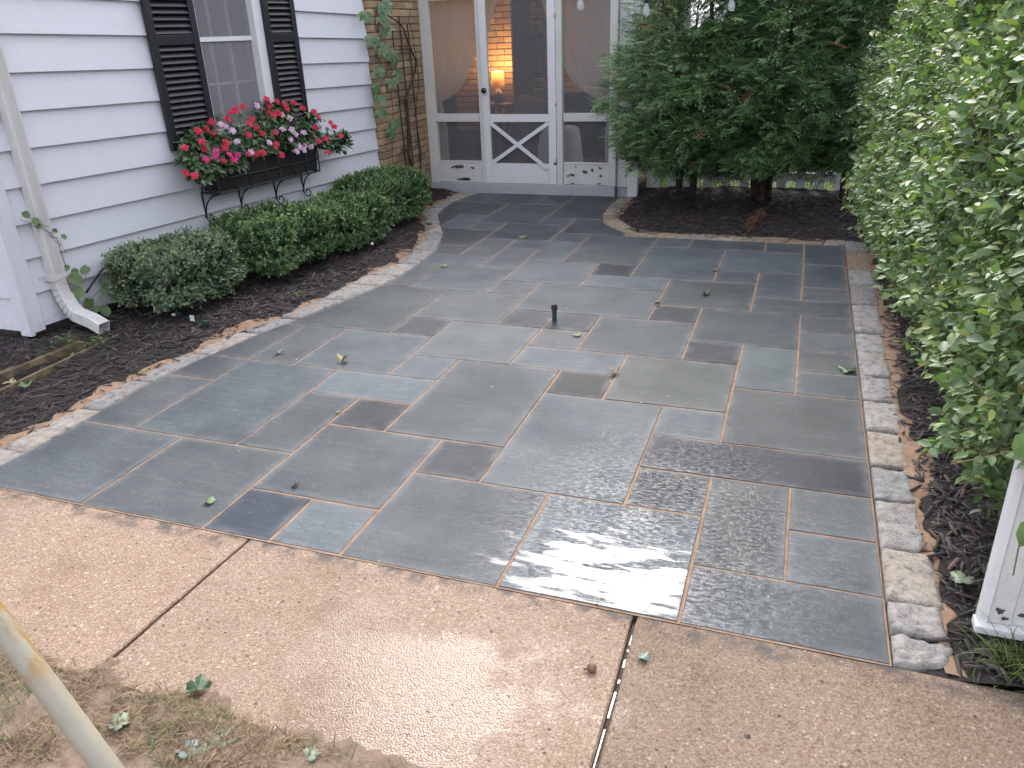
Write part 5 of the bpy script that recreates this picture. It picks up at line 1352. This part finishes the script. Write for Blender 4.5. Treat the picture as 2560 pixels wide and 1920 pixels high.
def conifer(label, cx, cy, rad, height, n, seed, stems, skirt, lean=0.0):
    t = thing('conifer', label, 'tree', (cx, cy, .08), 'conifers in the back bed')
    r = np.random.default_rng(seed)
    for i in range(stems):
        a = 2*math.pi*i/stems+.6; b = (cx+.07*math.cos(a), cy+.07*math.sin(a), .04)
        pts = [b, (cx+.10*math.cos(a)+lean*.2, cy+.10*math.sin(a), .6), (cx+.18*math.cos(a)+lean*.5, cy+.18*math.sin(a), 1.7), (cx+.10*math.cos(a)+lean, cy, height*.95)]
        MB().tube(pts, [.040, .034, .022, .005], 8, False).build('trunk', M['bark'], t, True)
    nb = n // 26
    zb = skirt + (height-skirt)*r.random(nb)**1.25
    th = r.uniform(0, 2*np.pi, nb)
    th = np.where(r.random(nb) < .62, -np.pi/2 + r.normal(0, .85, nb), th)       # fuller on the open side
    prof = rad*np.clip(1-((zb-.9)/(height-.9)).clip(0)**1.5, .06, 1)*(.80+.20*np.clip((zb-skirt)/.4, 0, 1))
    prof = prof*(1+.24*vnoise(np.stack([np.cos(th)*2, np.sin(th)*2, zb*1.8], 1)+seed, 1.0))
    dr = np.stack([np.cos(th), np.sin(th), 0*th], 1)
    wood = MB(); offs, axs, nrs, tns, szs = [], [], [], [], []
    for i in range(nb):
        rl = prof[i]; o0 = np.array([cx+lean*zb[i]/height, cy, zb[i]])
        s0 = o0 + dr[i]*.08 + np.array([0, 0, -.18]); e0 = o0 + dr[i]*rl + np.array([0, 0, r.normal(.02, .06)])
        m0 = (s0+e0)/2 + np.array([0, 0, .07])
        if i % 2 == 0: wood.tube([tuple(s0), tuple(m0), tuple(e0)], [.007, .005, .002], 4, False)
        k = 26; f = .22+.80*r.random(k)**.80
        pos = s0*((1-f)**2)[:, None] + m0*(2*f*(1-f))[:, None] + e0*(f*f)[:, None]
        side = np.array([-dr[i][1], dr[i][0], 0])
        pos = pos + side*r.normal(0, .085, k)[:, None]*(.4+f)[:, None] + np.array([0, 0, 1])*r.normal(0, .055, k)[:, None]
        ax = unit(dr[i]*.85 + side*r.normal(0, .75, k)[:, None] + np.array([0, 0, 1])*r.normal(.12, .42, k)[:, None])
        offs.append(pos); axs.append(ax); nrs.append(unit(np.array([0, 0, 1.0]) + dr[i]*.35 + r.normal(0, .42, (k, 3))))
        bt = np.clip(r.normal(.40, .15), 0, 1)
        tns.append(np.clip(bt + r.normal(0, .10, k) + .36*(f > .86), 0, 1)); szs.append(r.uniform(.105, .20, k)*(1.0 if zb[i] < 2.4 else 1.6))
        k = 4                                                             # long light sprays at the branch end
        ax = unit(dr[i] + side*r.normal(0, .55, k)[:, None] + np.array([0, 0, 1])*r.normal(.05, .35, k)[:, None])
        offs.append(np.tile(e0, (k, 1)) - dr[i]*.08 + r.normal(0, .04, (k, 3))); axs.append(ax); nrs.append(unit(np.array([0, 0, 1.0]) + r.normal(0, .35, (k, 3))))
        tns.append(np.clip(r.normal(.80, .12, k), 0, 1)); szs.append(r.uniform(.16, .25, k))
    off = np.concatenate(offs); ax = np.concatenate(axs); nr = np.concatenate(nrs); tn = np.concatenate(tns); sz = np.concatenate(szs)
    Mx = basis(ax, nr); pick = r.integers(0, 3, len(off)); dead = (r.random(len(off)) < .010)
    Vs, Fs, Ts = [], [], []; base = 0
    for k in range(3):
        s_ = (pick == k) & ~dead
        V, Fc, T = batch(FR[k][0], FR[k][1], Mx[s_], off[s_], sz[s_], tn[s_])
        Vs.append(V); Fs.append(Fc+base); Ts.append(T); base += len(V)
    fo = obj('crown', mesh_np('crown', np.concatenate(Vs), np.concatenate(Fs), M['cypress'], False, np.concatenate(Ts)), t); fo['kind'] = 'stuff'
    V, Fc, T = batch(FR[0][0], FR[0][1], Mx[dead], off[dead], sz[dead]*1.1, tn[dead])
    fo = obj('dead_sprays', mesh_np('dead_sprays', V, Fc, M['dead_spray'], False, T), t); fo['kind'] = 'stuff'
    wood.build('branches', M['bark'], t)
    return t
conifer('left conifer with sprays brushing the porch post', -1.10, 8.38, .80, 3.0, 10500, 5, 2, .50)
conifer('middle conifer, darkest and densest of the row', -.36, 8.46, .80, 3.1, 10500, 6, 3, .50)
conifer('right conifer with thin bare stems, partly behind the hedge', .48, 8.50, .80, 3.0, 10000, 7, 4, .50)
# low sprays hanging over the post foot
sp = thing('conifer_sprig', 'rust brown dead conifer sprig lying on the dark mulch', 'sprig', (-.38, 7.3, .06))
V = []; 
r = np.random.default_rng(5); k = 26
pts = np.stack([np.interp(np.linspace(0,1,k), [0,.5,1], [-.27,-.37,-.37]), np.interp(np.linspace(0,1,k), [0,.5,1], [7.62,7.42,7.22]), np.interp(np.linspace(0,1,k), [0,.5,1], [.17,.12,.075])], 1) + r.normal(0, .018, (k, 3))
V, Fc, T = batch(FR[1][0], FR[1][1], basis(unit(np.array([-.1,-.8,-.1])+r.normal(0,.5,(k,3))), unit(np.array([0,0,1.])+r.normal(0,.3,(k,3)))), pts, r.uniform(.07,.12,k), r.random(k))
obj('spray', mesh_np('spray', V, Fc, M['dead_spray'], False, T), sp)
MB().tube([(-.20,7.85,.20),(-.27,7.62,.16),(-.37,7.42,.11),(-.38,7.28,.08)], .004, 5).build('stem', M['bark'], sp)

# ================================================================== PICKET FENCE, FAR SHED, FAR SHRUBS
fence = thing('picket_fence', 'white picket fence in the shade behind the conifers', 'fence', (.4, 9.15, 0))
for i in range(22):
    x = -1.60+.195*i; h = .86
    MB().add([(x,9.13,.04),(x+.098,9.13,.04),(x+.098,9.13,h),(x+.049,9.13,h+.06),(x,9.13,h),(x,9.15,.04),(x+.098,9.15,.04),(x+.098,9.15,h),(x+.049,9.15,h+.06),(x,9.15,h)],
             [(0,1,2,3,4),(9,8,7,6,5),(0,5,6,1),(1,6,7,2),(2,7,8,3),(3,8,9,4),(4,9,5,0)]).build('picket', M['white'], fence)
for z in (.50, .15): MB().box(-1.65, 2.75, 9.152, 9.19, z, z+.09).build('rail', M['white'], fence)
for x in (-1.66, .55, 2.72): MB().box(x, x+.09, 9.192, 9.28, -.03, .92).build('post', M['white'], fence)
shed = thing('garage', 'pale garage seen through gaps in the conifers', 'garage', (1.5, 34, 0))
MB().box(-3, 6, 34, 40, 0, 2.6).build('wall', M['siding'], shed)
MB().add([(-3.4,33.6,2.6),(6.4,33.6,2.6),(6.4,40.4,2.6),(-3.4,40.4,2.6),(-3.4,37,4.2),(6.4,37,4.2)], [(0,1,5,4),(2,3,4,5),(1,2,5),(3,0,4),(0,3,2,1)]).build('roof', simple('garage_roof', (0.09,0.085,0.085), 0.9), shed)
for x in (-2.0, 2.0): MB().box(x, x+2.6, 33.96, 33.99, .02, 2.1).build('garage_door', M['white'], shed)

# leafy mass of garden shrubs and trees far behind the fence
r = np.random.default_rng(77); N = 26000
a = r.uniform(-9, 14, N); d = 12.5 + 8*r.random(N)**1.5; top = 2.6 + 1.5*fbm(P3(a, 0*a, 1.0), .35, 3) ; z = r.random(N)*np.clip(top, .8, 6)
V, Fc, T = batch(SM_V, SM_F, basis(unit(r.normal(0, 1, (N, 3))), unit(np.array([0, -.4, 1.]) + r.normal(0, .5, (N, 3)))), np.stack([a, d, z], 1), r.uniform(.14, .30, N), np.clip(r.normal(.5, .25, N), 0, 1))
tag(obj('far_shrubs', mesh_np('far_shrubs', V, Fc, M['box_leaf'], False, T)), 'far off mass of green shrubs beyond the lawn', 'shrubs', kind='stuff')

# ================================================================== TRELLIS AND VINE ON THE BRICK
def bxx(s): return -4.155 - .03*(s-7.59)
tr = thing('trellis', 'narrow black metal trellis standing against the brick wall', 'trellis', (bxx(8.2)+.03, 8.2, .04))
for s, z0, z1 in ((8.01,.05,1.80),(8.205,.05,1.93),(8.40,.05,1.85)):
    MB().tube([(bxx(s)+.03, s+.05*(1-(z/1.9)), z) for z in (z0, .9, z1)], .0075, 6).build('bar', M['black_metal'], tr)
for z in (1.61, 1.105, .60): MB().tube([(bxx(8.0)+.042, 7.98, z), (bxx(8.44)+.042, 8.46, z)], .006, 6).build('crossbar', M['black_metal'], tr)
vine = thing('vine', 'climbing vine with five fingered leaves and bare brown stems on the brick', 'vine', (STEM[0][0], STEM[0][1], .05))
def stem(pts, r0, r1):
    q = resample(pts, 40) + np.random.default_rng(int(r0*1e5)).normal(0, .003, (40, 3))
    MB().tube([tuple(p) for p in q], list(np.linspace(r0, r1, 40)), 6, False).build('stem', M['bark'], vine, True)
stem(STEM, .021, .005); stem(STEM2, .005, .003); stem(STEM3, .003, .002)
M['vine_leaf'] = m_leaf('vine_leaf', [(0,(0.07,0.14,0.065)),(0.5,(0.13,0.22,0.115)),(1,(0.22,0.31,0.19))], 0.4, 0.25)
def palm(seed):
    r = random.Random(seed); V = []; Fq = []; T = []
    for k in range(5):
        a = R_(-78+39*k)+r.uniform(-.12, .12); L_ = (1.0, .95, .8)[abs(k-2)]*r.uniform(.88, 1.05); ca, sa = math.cos(a), math.sin(a); b = len(V)
        lv = LEAF_V.copy(); lv[:, 0] *= .92; lv[:, 2] *= 1.4
        tt = r.random()
        for x, y, z in lv:
            y2 = .06+y*.94; V.append(((ca*x+sa*y2)*L_, (-sa*x+ca*y2)*L_, z*L_-.10*y*y)); T.append(tt)
        Fq += [tuple(i+b for i in f) for f in LEAF_F.tolist()]
    return mesh_np('leaf', np.array(V), np.array(Fq), M['vine_leaf'], True, np.array(T))
PM = [palm(i) for i in range(4)]
for i, (x, y, z) in enumerate(VINE):
    o = bpy.data.objects.new('leaf', PM[i % 4])
    d = Vector((.8, -.45, .45)) + Vector((random.uniform(-.3,.3), random.uniform(-.3,.3), random.uniform(-.2,.25)))
    up = Vector((random.uniform(-.25,.25), .25+random.uniform(-.5,.5), -.9)); up = (up-d*(up.dot(d)/d.dot(d))).normalized(); dn = d.normalized(); sd = up.cross(dn)
    m4 = Matrix.Identity(4); s = (.12 if i else .15)*random.uniform(.9, 1.1)
    for a in range(3): m4[a][0] = sd[a]*s; m4[a][1] = up[a]*s; m4[a][2] = dn[a]*s; m4[a][3] = (x, y, z+.03)[a]
    o.matrix_world = m4; put(o); rel(o, vine)
    MB().tube([(x, y, z+.03), (x-.03, y+.02, z+.06)], .002, 4, False).build('leaf_stalk', M['twig'], vine)

# ================================================================== PLANTS AND ODDMENTS BY THE DOWNSPOUT
M['ivy_leaf'] = m_leaf('heart_leaf', [(0,(0.04,0.085,0.025)),(0.5,(0.085,0.15,0.055)),(1,(0.16,0.24,0.10))], 0.42, 0.3)
ang = np.linspace(0, 2*np.pi, 15)[:-1]
hv = [[0, .38, -.03]] + [[.46*np.sin(a)*(1+.12*np.cos(2*a)), .45-.47*np.cos(a)+(.10 if abs(a-np.pi) < .3 else 0)-( -.14 if min(a, 2*np.pi-a) < .3 else 0), .05*np.cos(3*a)] for a in ang]
hv = np.array(hv, float); hv[:, 2] += .10*np.abs(hv[:, 0])
hf = np.array([[0, 1+(i+1) % 14, 1+i] for i in range(14)])
ivy = thing('creeper', 'heart leaved creeper winding up the downspout', 'vine', (-4.47, 3.75, .04))
MB().tube([tuple(p) for p in resample(IVYSTEM, 36)], list(np.linspace(.004, .0015, 36)), 5, False).build('stem', M['twig'], ivy, True)
for i, (x, y, z, s) in enumerate(IVY):
    o = bpy.data.objects.new('leaf', mesh_np('leaf', hv*np.array([1, 1, 1.0]), hf, M['ivy_leaf'], True, np.full(15, random.uniform(.2, 1))))
    d = Vector((.7, -.55, .5)) + Vector((random.uniform(-.35,.35), random.uniform(-.35,.35), random.uniform(-.3,.3)))
    up = Vector((random.uniform(-.5,.5), random.uniform(-.5,.5), -.8)); up = (up-d*(up.dot(d)/d.dot(d))).normalized(); dn = d.normalized(); sd = up.cross(dn)
    m4 = Matrix.Identity(4)
    for a in range(3): m4[a][0] = sd[a]*s*1.15; m4[a][1] = up[a]*s*1.15; m4[a][2] = dn[a]*s; m4[a][3] = (x, y, z+s*.5)[a]
    o.matrix_world = m4; put(o); rel(o, ivy)
    MB().tube([(x, y, z+s*.5), (x-.02, y-.02, max(.05, z-.03)), (-4.47, 3.76+.3*(y-3.76), max(.05, z-.10))], .0016, 4, False).build('leaf_stalk', M['twig'], ivy)
tag(MB().tube([tuple(p) for p in resample(HOSE + [[-4.33, 3.99, .30], [-4.25, 4.0, .10], [-4.2, 4.02, .035]], 30)], .0075, 8).build('hose', M['black_metal'], None, True), 'thin black hose arching out beside the grey boxwood', 'hose')
# trough of old timbers under the spout
tro = thing('timber_trough', 'pair of mossy old timbers edging the shallow spout channel', 'timber', (-4.13, 3.0, .02))
def timber(pts, w, z0, z1):
    q = resample(pts, 16); t = MB(); V = []; Fq = []
    for i, p in enumerate(q):
        j = .006*float(vnoise(np.array([[p[1]*12, 3.0, w*90]]))[0])
        V += [(p[0]-w+j, p[1], z0), (p[0]+w+j, p[1], z0), (p[0]+w*.8+j, p[1], z1+j), (p[0]-w*.8+j, p[1], z1+j*.6)]
    for i in range(15):
        for k in range(4): Fq.append((i*4+k, i*4+(k+1) % 4, i*4+4+(k+1) % 4, i*4+4+k))
    Fq += [(3,2,1,0), (60,61,62,63)]
    t.add(V, Fq).build('timber', M['wood_old'], tro)
timber([(-3.99,2.1),(-4.008,2.73),(-4.042,3.63)], .013, -.05, .052)
timber([(-4.29,2.1),(-4.26,2.94),(-4.22,3.50)], .035, -.05, .040)
# weeds
M['weed'] = m_leaf('weed_leaf', [(0,(0.05,0.11,0.025)),(1,(0.13,0.24,0.06))], 0.45, 0.3)
def weed(label, loc, n, h, s):
    r = np.random.default_rng(int(abs(loc[0])*1000)); t = thing('seedling', label, 'weed', loc)
    P = np.stack([r.normal(0, h*.5, n), r.normal(0, h*.5, n), r.uniform(.1, 1, n)*h], 1)+np.array(loc)
    ax = unit(np.stack([r.normal(0, 1, n), r.normal(0, 1, n), r.uniform(-.1, .6, n)], 1)); nr = unit(np.array([0, 0, 1.])+r.normal(0, .3, (n, 3)))
    V, Fc, T = batch(LEAF_V, LEAF_F, basis(ax, nr), P, r.uniform(.6, 1.2, n)*s, r.random(n))
    obj('leaves', mesh_np('leaves', V, Fc, M['weed'], True, T), t)
    st = MB()
    for p in P[::3]: st.tube([tuple(loc), tuple(p)], .0015, 4, False)
    st.build('stem', M['twig'], t)
weed('small green weed left of the spout mouth', WEEDS[0], 60, .075, .026)
weed('small green weed right of the spout mouth', WEEDS[1], 50, .07, .026)
weed('tiny green seedling on the mulch in front of the boxwoods', WEEDS[2], 40, .045, .022)
weed('pale little weed between the old timbers', WEEDS[3], 16, .03, .03)
# holiday light cable hanging out of the nearest boxwood
lc = thing('light_cable', 'dark green string light cable with white tag trailing from the nearest boxwood', 'cable', (-3.75, 4.0, .05))
M['green_wire'] = simple('green_wire', (0.012,0.045,0.03), 0.45)
M['bulb_white'] = simple('frosted_bulb', (0.55,0.56,0.62), 0.2)
MB().tube([tuple(p) for p in resample([[-4.02,4.16,.33]]+CABLE_A+CABLE_B, 40)], .0035, 6).build('cable', M['green_wire'], lc, True)
b = CABLE_B[2]; MB().box(b[0]-.001, b[0]+.034, b[1]-.012, b[1]-.009, .058, .098).build('tag', M['bulb_white'], lc)
p = CABLE_B[-1]; MB().box(p[0]-.05, p[0]+.01, p[1]-.012, p[1]+.012, .050, .070).build('plug', M['green_wire'], lc, bevel=.004)
p = CABLE_B[0]; MB().box(p[0]-.01, p[0]+.035, p[1]-.014, p[1]+.014, .048, .076).build('socket', M['green_wire'], lc, bevel=.005)
def fairy(parent, c, dr):
    d = Vector(dr).normalized()*.022; c = Vector(c)
    MB().tube([c, c+d*.3, c+d, c+d*1.5], [.006, .013, .012, .002], 8).build('bulb', M['bulb_white'], parent, True)
fairy(lc, (-3.92, 4.03, .058), (-.8, -.5, .1)); fairy(lc, (-3.93, 3.955, .285), (.3, -.8, -.4))
lc2 = thing('light_cable', 'loop of dark string light cable on the front of the low third boxwood', 'cable', (-3.45, 6.3, .06))
MB().tube([tuple(p) for p in resample([[-3.60,6.30,.33],[-3.50,6.28,.31],[-3.44,6.25,.26],[-3.42,6.15,.20],[-3.43,6.0,.14],[-3.44,5.90,.11]], 24)], .0035, 6).build('cable', M['green_wire'], lc2, True)
fairy(lc2, (-3.49, 6.27, .30), (.2, -.5, -.8)); fairy(lc2, (-3.43, 5.90, .115), (.6, -.5, -.2))
bk_ = MB().tube([(-3.975,3.172,.052),(-3.90,3.19,.062),(-3.796,3.204,.058)], .004, 6)
tag(bk_.build('twig', M['bark'], None, True), 'thin dark twig lying on the mulch by the front timber', 'twig')

# ================================================================== PIPE STUB IN THE PATIO
ps = thing('pipe_stub', 'short upright metal pipe with dark cap standing in the patio', 'pipe', (-1.413, 4.652, 0))
M['pipe'] = simple('weathered_pipe', (0.035,0.062,0.072), 0.45, 0.5, 60.0, 0.3, metallic=0.3)
MB().lathe((-1.413,4.652,-.02), [(.0,0),(.0155,0),(.0155,.105),(0,.105)], 16).build('pipe', M['pipe'], ps)
MB().lathe((-1.413,4.652,.083), [(.0155,0),(.020,.002),(.021,.022),(.019,.025),(.019,.034),(.016,.038),(0,.038)], 16).build('cap', simple('rusty_cap', (0.035,0.022,0.016), 0.6, 0.5, 60.0), ps)
MB().lathe((-1.413,4.652,.1215), [(0,0),(.010,0),(.010,.0015),(0,.0015)], 12).build('cap_face', M['wood_old'], ps)

# ================================================================== WHITE PANELLED POST AT THE RIGHT EDGE
pp = thing('wooden_panel', 'weathered white wooden panel standing at the right edge beside the hedge', 'panel', (.9, 2.24, 0))
MB().box(.648, .672, 2.222, 2.268, .035, .92).build('corner_trim', M['white'], pp, bevel=.003)
MB().box(.673, .735, 2.230, 2.26, .058, .92).build('stile', M['aged_white'], pp, bevel=.003)
MB().box(.736, 1.10, 2.245, 2.268, .058, .92).build('panel', M['aged_white'], pp)
MB().box(.640, 1.14, 2.205, 2.262, .028, .056).build('base_ledge', M['white'], pp, bevel=.004)
MB().box(.736, .80, 2.236, 2.2445, .058, .92).build('inner_stile', M['aged_white'], pp, bevel=.002)
MB().box(.645, 1.12, 2.215, 2.275, .922, .95).build('cap', M['white'], pp, bevel=.004)
peel(pp, 2.2288, [(.70,.105,.012,.012),(.715,.082,.010,.006)])
peel(pp, 2.2345, [(.765,.10,.022,.010)])
tu = thing('grass_tuft', 'tuft of long green grass by the foot of the white panel', 'grass', (.72, 2.12, .01))
r = np.random.default_rng(9); k = 130
tv = np.array([[-1,0,0],[1,0,0],[-.8,.4,.10],[.8,.4,.10],[-.5,.75,.06],[.5,.75,.06],[0,1,-.12]], float); tv[:, 0] *= .018
tf = np.array([[0,1,3],[0,3,2],[2,3,5],[2,5,4],[4,5,6]])
P = np.stack([.76+r.normal(0,.05,k), 2.11+r.normal(0,.035,k), np.full(k,.012)], 1)
V, Fc, T = batch(tv, tf, basis(unit(np.stack([-.45+r.normal(0,.5,k), -.25+r.normal(0,.4,k), r.uniform(.25,1,k)], 1)), unit(np.array([0,0,1.])+r.normal(0,.4,(k,3)))), P, r.uniform(.07,.16,k), r.random(k))
obj('blades', mesh_np('blades', V, Fc, M['grass'], False, T), tu)

# ================================================================== LEANING POLE IN FRONT
def m_pole():
    n = NT('cream_enamel'); p = n.pos()
    f = n.noise(p, 6.0, 4.0, 0.6); sp_ = n.noise(p, 90.0, 4.0, 0.7); st_ = n.noise(n.vmul(p, (8.0, 30.0, 5.0)), 1.2, 3.0)
    c = n.mix(n.step(f, .35, .7), (0.34,0.305,0.235), (0.30,0.28,0.22))
    z = n.n('SeparateXYZ', {0: p}).outputs[2]
    ru = n.math('MULTIPLY', n.step(z, .34, .42), n.step(st_, .40, .55))
    c = n.mix(n.math('MULTIPLY', ru, .85), c, (0.30,0.17,0.03))
    c = n.mix(n.step(sp_, .66, .74), c, (0.16,0.15,0.12))
    return n.done(n.bsdf(Base_Color=c, Roughness=.38, Normal=n.bump(sp_, .15, .002)))
pd = Vector((-.281, .052, .328)); pb = Vector((-1.427, .934, .154)); pb = pb - pd*(.150/.328)
pole = thing('leaning_pole', 'cream enamelled metal pole with yellow rust stain leaning over the muddy lawn', 'pole', tuple(pb))
MB().tube([pb + pd*t for t in np.linspace(0, 5.5, 12)], .0292, 20).build('tube', m_pole(), pole, True)
MB().tube([pb - pd*.02, pb + pd*.06], .034, 20).build('foot_cap', M['black_metal'], pole, True)

# ================================================================== STRING LIGHTS OVER THE PATIO
sl_ = thing('string_lights', 'string of clear glass bulbs hanging above the patio in front of the conifers', 'string lights', (-1.25, 6.9, 2.1))
n = NT('clear_bulb'); _a1 = n.n('BsdfTransparent'); _b1 = n.bsdf(Base_Color=(0.75,0.76,0.82), Roughness=0.05, Specular_IOR_Level=0.8)
M['clear'] = n.done(n.n('MixShader', {0: .30, 1: _a1.outputs[0], 2: _b1.outputs[0]}))
wp = [(-4.1,7.6,2.75),(-3.0,7.3,2.42),(-1.84,6.95,2.13),(-1.293,6.9,2.05),(-.636,6.9,2.055),(.2,7.1,2.2),(.8,7.4,2.45)]
MB().tube([tuple(p) for p in resample(wp, 60)], .005, 6).build('cable', M['black_metal'], sl_, True)
for (x, y, z) in ((-1.293,6.9,1.90),(-.636,6.9,1.905),(-1.841,6.93,1.965)):
    MB().tube([(x,y,z+.15),(x,y,z+.06)], .004, 6).build('drop_wire', M['black_metal'], sl_)
    MB().lathe((x,y,z), [(0,.07),(.017,.07),(.019,.02),(.015,.005),(0,.005)], 14).build('socket', M['black_metal'], sl_, True)
    MB().lathe((x,y,z), [(.013,.006),(.015,-.01),(.024,-.03),(.029,-.05),(.027,-.068),(.016,-.082),(0,-.086)], 18).build('bulb', M['clear'], sl_, True)

# ================================================================== FALLEN LEAVES
def m_fallen(nm, c0, c1):
    n = NT(nm); p = n.pos(); f = n.noise(p, 60.0, 4.0, .6)
    b = n.bsdf(Base_Color=n.mix(n.step(f, .35, .65), c0, c1), Roughness=.5)
    return n.done(b)
FM = {'dark': m_fallen('dark_green_leaf', (0.022,0.055,0.020), (0.045,0.09,0.035)), 'green': m_fallen('green_fallen_leaf', (0.08,0.15,0.05), (0.14,0.22,0.09)),
      'pale': m_fallen('pale_leaf_back', (0.13,0.175,0.11), (0.22,0.26,0.175)), 'yellow': m_fallen('yellowed_leaf', (0.27,0.21,0.09), (0.38,0.32,0.18)),
      'brown': m_fallen('brown_leaf', (0.10,0.055,0.03), (0.19,0.11,0.06)), 'grey': m_fallen('grey_green_leaf', (0.10,0.15,0.125), (0.20,0.25,0.22)), 'black': m_fallen('rotted_leaf', (0.012,0.010,0.012), (0.035,0.026,0.028))}
def fallen(label, key, col, s, curl=.35, kind='maple', hz=0.004):
    x, y = LV[key]; r = random.Random(key); n_ = 30; V = [(0, 0, .02*s)]; Fq = []
    fold = r.uniform(0, math.pi)
    for i in range(n_):
        a = 2*math.pi*i/n_
        if kind == 'maple':
            rr = .58+.32*abs(math.cos(2.5*a))**.7+.10*math.cos(a*15)*r.uniform(.4, 1)
        else:
            rr = .42/math.sqrt((math.cos(a)/1.0)**2+(math.sin(a)/.48)**2)*(1+.05*math.cos(9*a))*1.6
        px_, py_ = rr*math.cos(a)*s*.5, rr*math.sin(a)*s*.5
        d = px_*math.cos(fold)+py_*math.sin(fold)
        V.append((px_*(1-.25*curl), py_*(1-.15*curl), curl*abs(d)*1.1+.10*curl*s*math.sin(3*a+fold)))
    for ring in (.5,):
        pass
    for i in range(n_): Fq.append((0, 1+i, 1+(i+1) % n_))
    zm = min(v[2] for v in V)
    V = [(a, b, c-zm) for a, b, c in V]
    t = thing('fallen_leaf', label, 'leaf', (x, y, hz), 'fallen leaves')
    me = bpy.data.meshes.new('blade'); me.from_pydata(V, [], Fq); me.materials.append(FM[col]); me.polygons.foreach_set('use_smooth', [True]*len(me.polygons)); me.update()
    o = bpy.data.objects.new('blade', me); o.location = (x, y, hz); o.rotation_euler = (0, 0, r.uniform(0, 6.28)); put(o); rel(o, t)
    m_ = o.modifiers.new('thickness', 'SOLIDIFY'); m_.thickness = .0006
    a = o.rotation_euler[2]+r.uniform(-.5,.5)
    MB().tube([(x, y, hz+.004), (x+math.cos(a)*s*.5, y+math.sin(a)*s*.5, hz+.006), (x+math.cos(a)*s*.75, y+math.sin(a)*s*.75, hz+.012)], .0011, 4).build('leaf_stalk', M['twig'], t)
fallen('light green leaf on the flagstones nearest the porch', 'a', 'green', .12, .25)
fallen('small green leaf at the joint by the left edging', 'b', 'green', .07, .5)
fallen('small bright green leaf on the wide joint before the conifer bed', 'c', 'green', .06, .5)
fallen('crumpled dark green leaf in the middle of a stone near the conifers', 'd', 'dark', .085, .9)
fallen('tiny dark curled leaf in the joint behind the pipe stub', 'e', 'brown', .05, .9)
fallen('pale green leaf scrap just in front of the pipe stub', 'f', 'green', .065, .3)
fallen('folded cream and green leaf on the flagstones nearest the left edging', 'g', 'pale', .065, .9)
fallen('curled yellow leaf standing on a flagstone left of centre', 'h', 'yellow', .09, 1.0)
fallen('curled olive leaf at the corner of a dark square stone', 'i', 'brown', .085, 1.0)
fallen('dark green leaf against the limestone edging', 'j', 'dark', .12, .35)
fallen('tiny green leaf scrap on a joint left of centre', 'k', 'green', .035, .4)
fallen('small dark leaf near the front row of flagstones', 'l', 'dark', .04, .8)
fallen('light green leaf on the left front flagstone', 'm', 'green', .06, .4)
fallen('grey green leaf on the right hand concrete slab', 'n', 'grey', .05, .6, hz=-.002)
fallen('large dark wet leaf curling at the edge of the walkway', 'p', 'dark', .09, .5, hz=.004)
fallen('pale upturned leaf on the mud nearest the pole', 'q', 'pale', .075, .35, hz=.012)
fallen('large flat pale green leaf on the mud', 'r', 'pale', .095, .12, hz=.012)
fallen('folded blue green leaf at the bottom edge of the mud', 's', 'grey', .075, .4, hz=.012)
fallen('thin pale leaf beside the folded blue green leaf', 'v', 'pale', .06, .3, hz=.012)
fallen('rotted black leaf on the mud between two pale leaves', 't', 'black', .05, 1.0, 'oval', hz=.012)
fallen('small pale green leaf in the straw close to the puddle', 'u', 'pale', .06, .3, hz=.010)
fallen('star shaped pale green leaf on the mulch by the white panel', 'w', 'pale', .085, .25, hz=.04)
fallen('small green leaf on sand beside the limestone edging', 'x', 'green', .04, .5, 'oval', hz=.03)
fallen('yellow leaf lying in the timber channel', 'y', 'yellow', .09, .4, hz=.02)
fallen('yellow green leaf on the mulch by the front timber', 'z', 'green', .09, .5, hz=.045)
fallen('dark green leaf on the curved edging near the porch', 'bb', 'dark', .09, .7, hz=.03)
hx, hy = LV['o']
ac = thing('acorn_husk', 'small brown husk with a stalk on the middle concrete slab', 'husk', (hx, hy, -.004))
MB().lathe((hx, hy, -.004), [(0,0),(.010,.002),(.015,.010),(.013,.019),(.005,.024),(0,.025)], 10).build('shell', FM['brown'], ac, True)
MB().tube([(hx,hy,.010),(hx-.022,hy-.012,.006)], .003, 5).build('stalk', FM['black'], ac)
hx, hy = LV['hull']
tag(MB().lathe((hx, hy, -.006), [(0,0),(.010,.0005),(.013,.002),(.006,.005),(0,.006)], 6).build('debris', FM['black'], None, False), 'little dark clot of debris on the right hand concrete slab', 'debris')
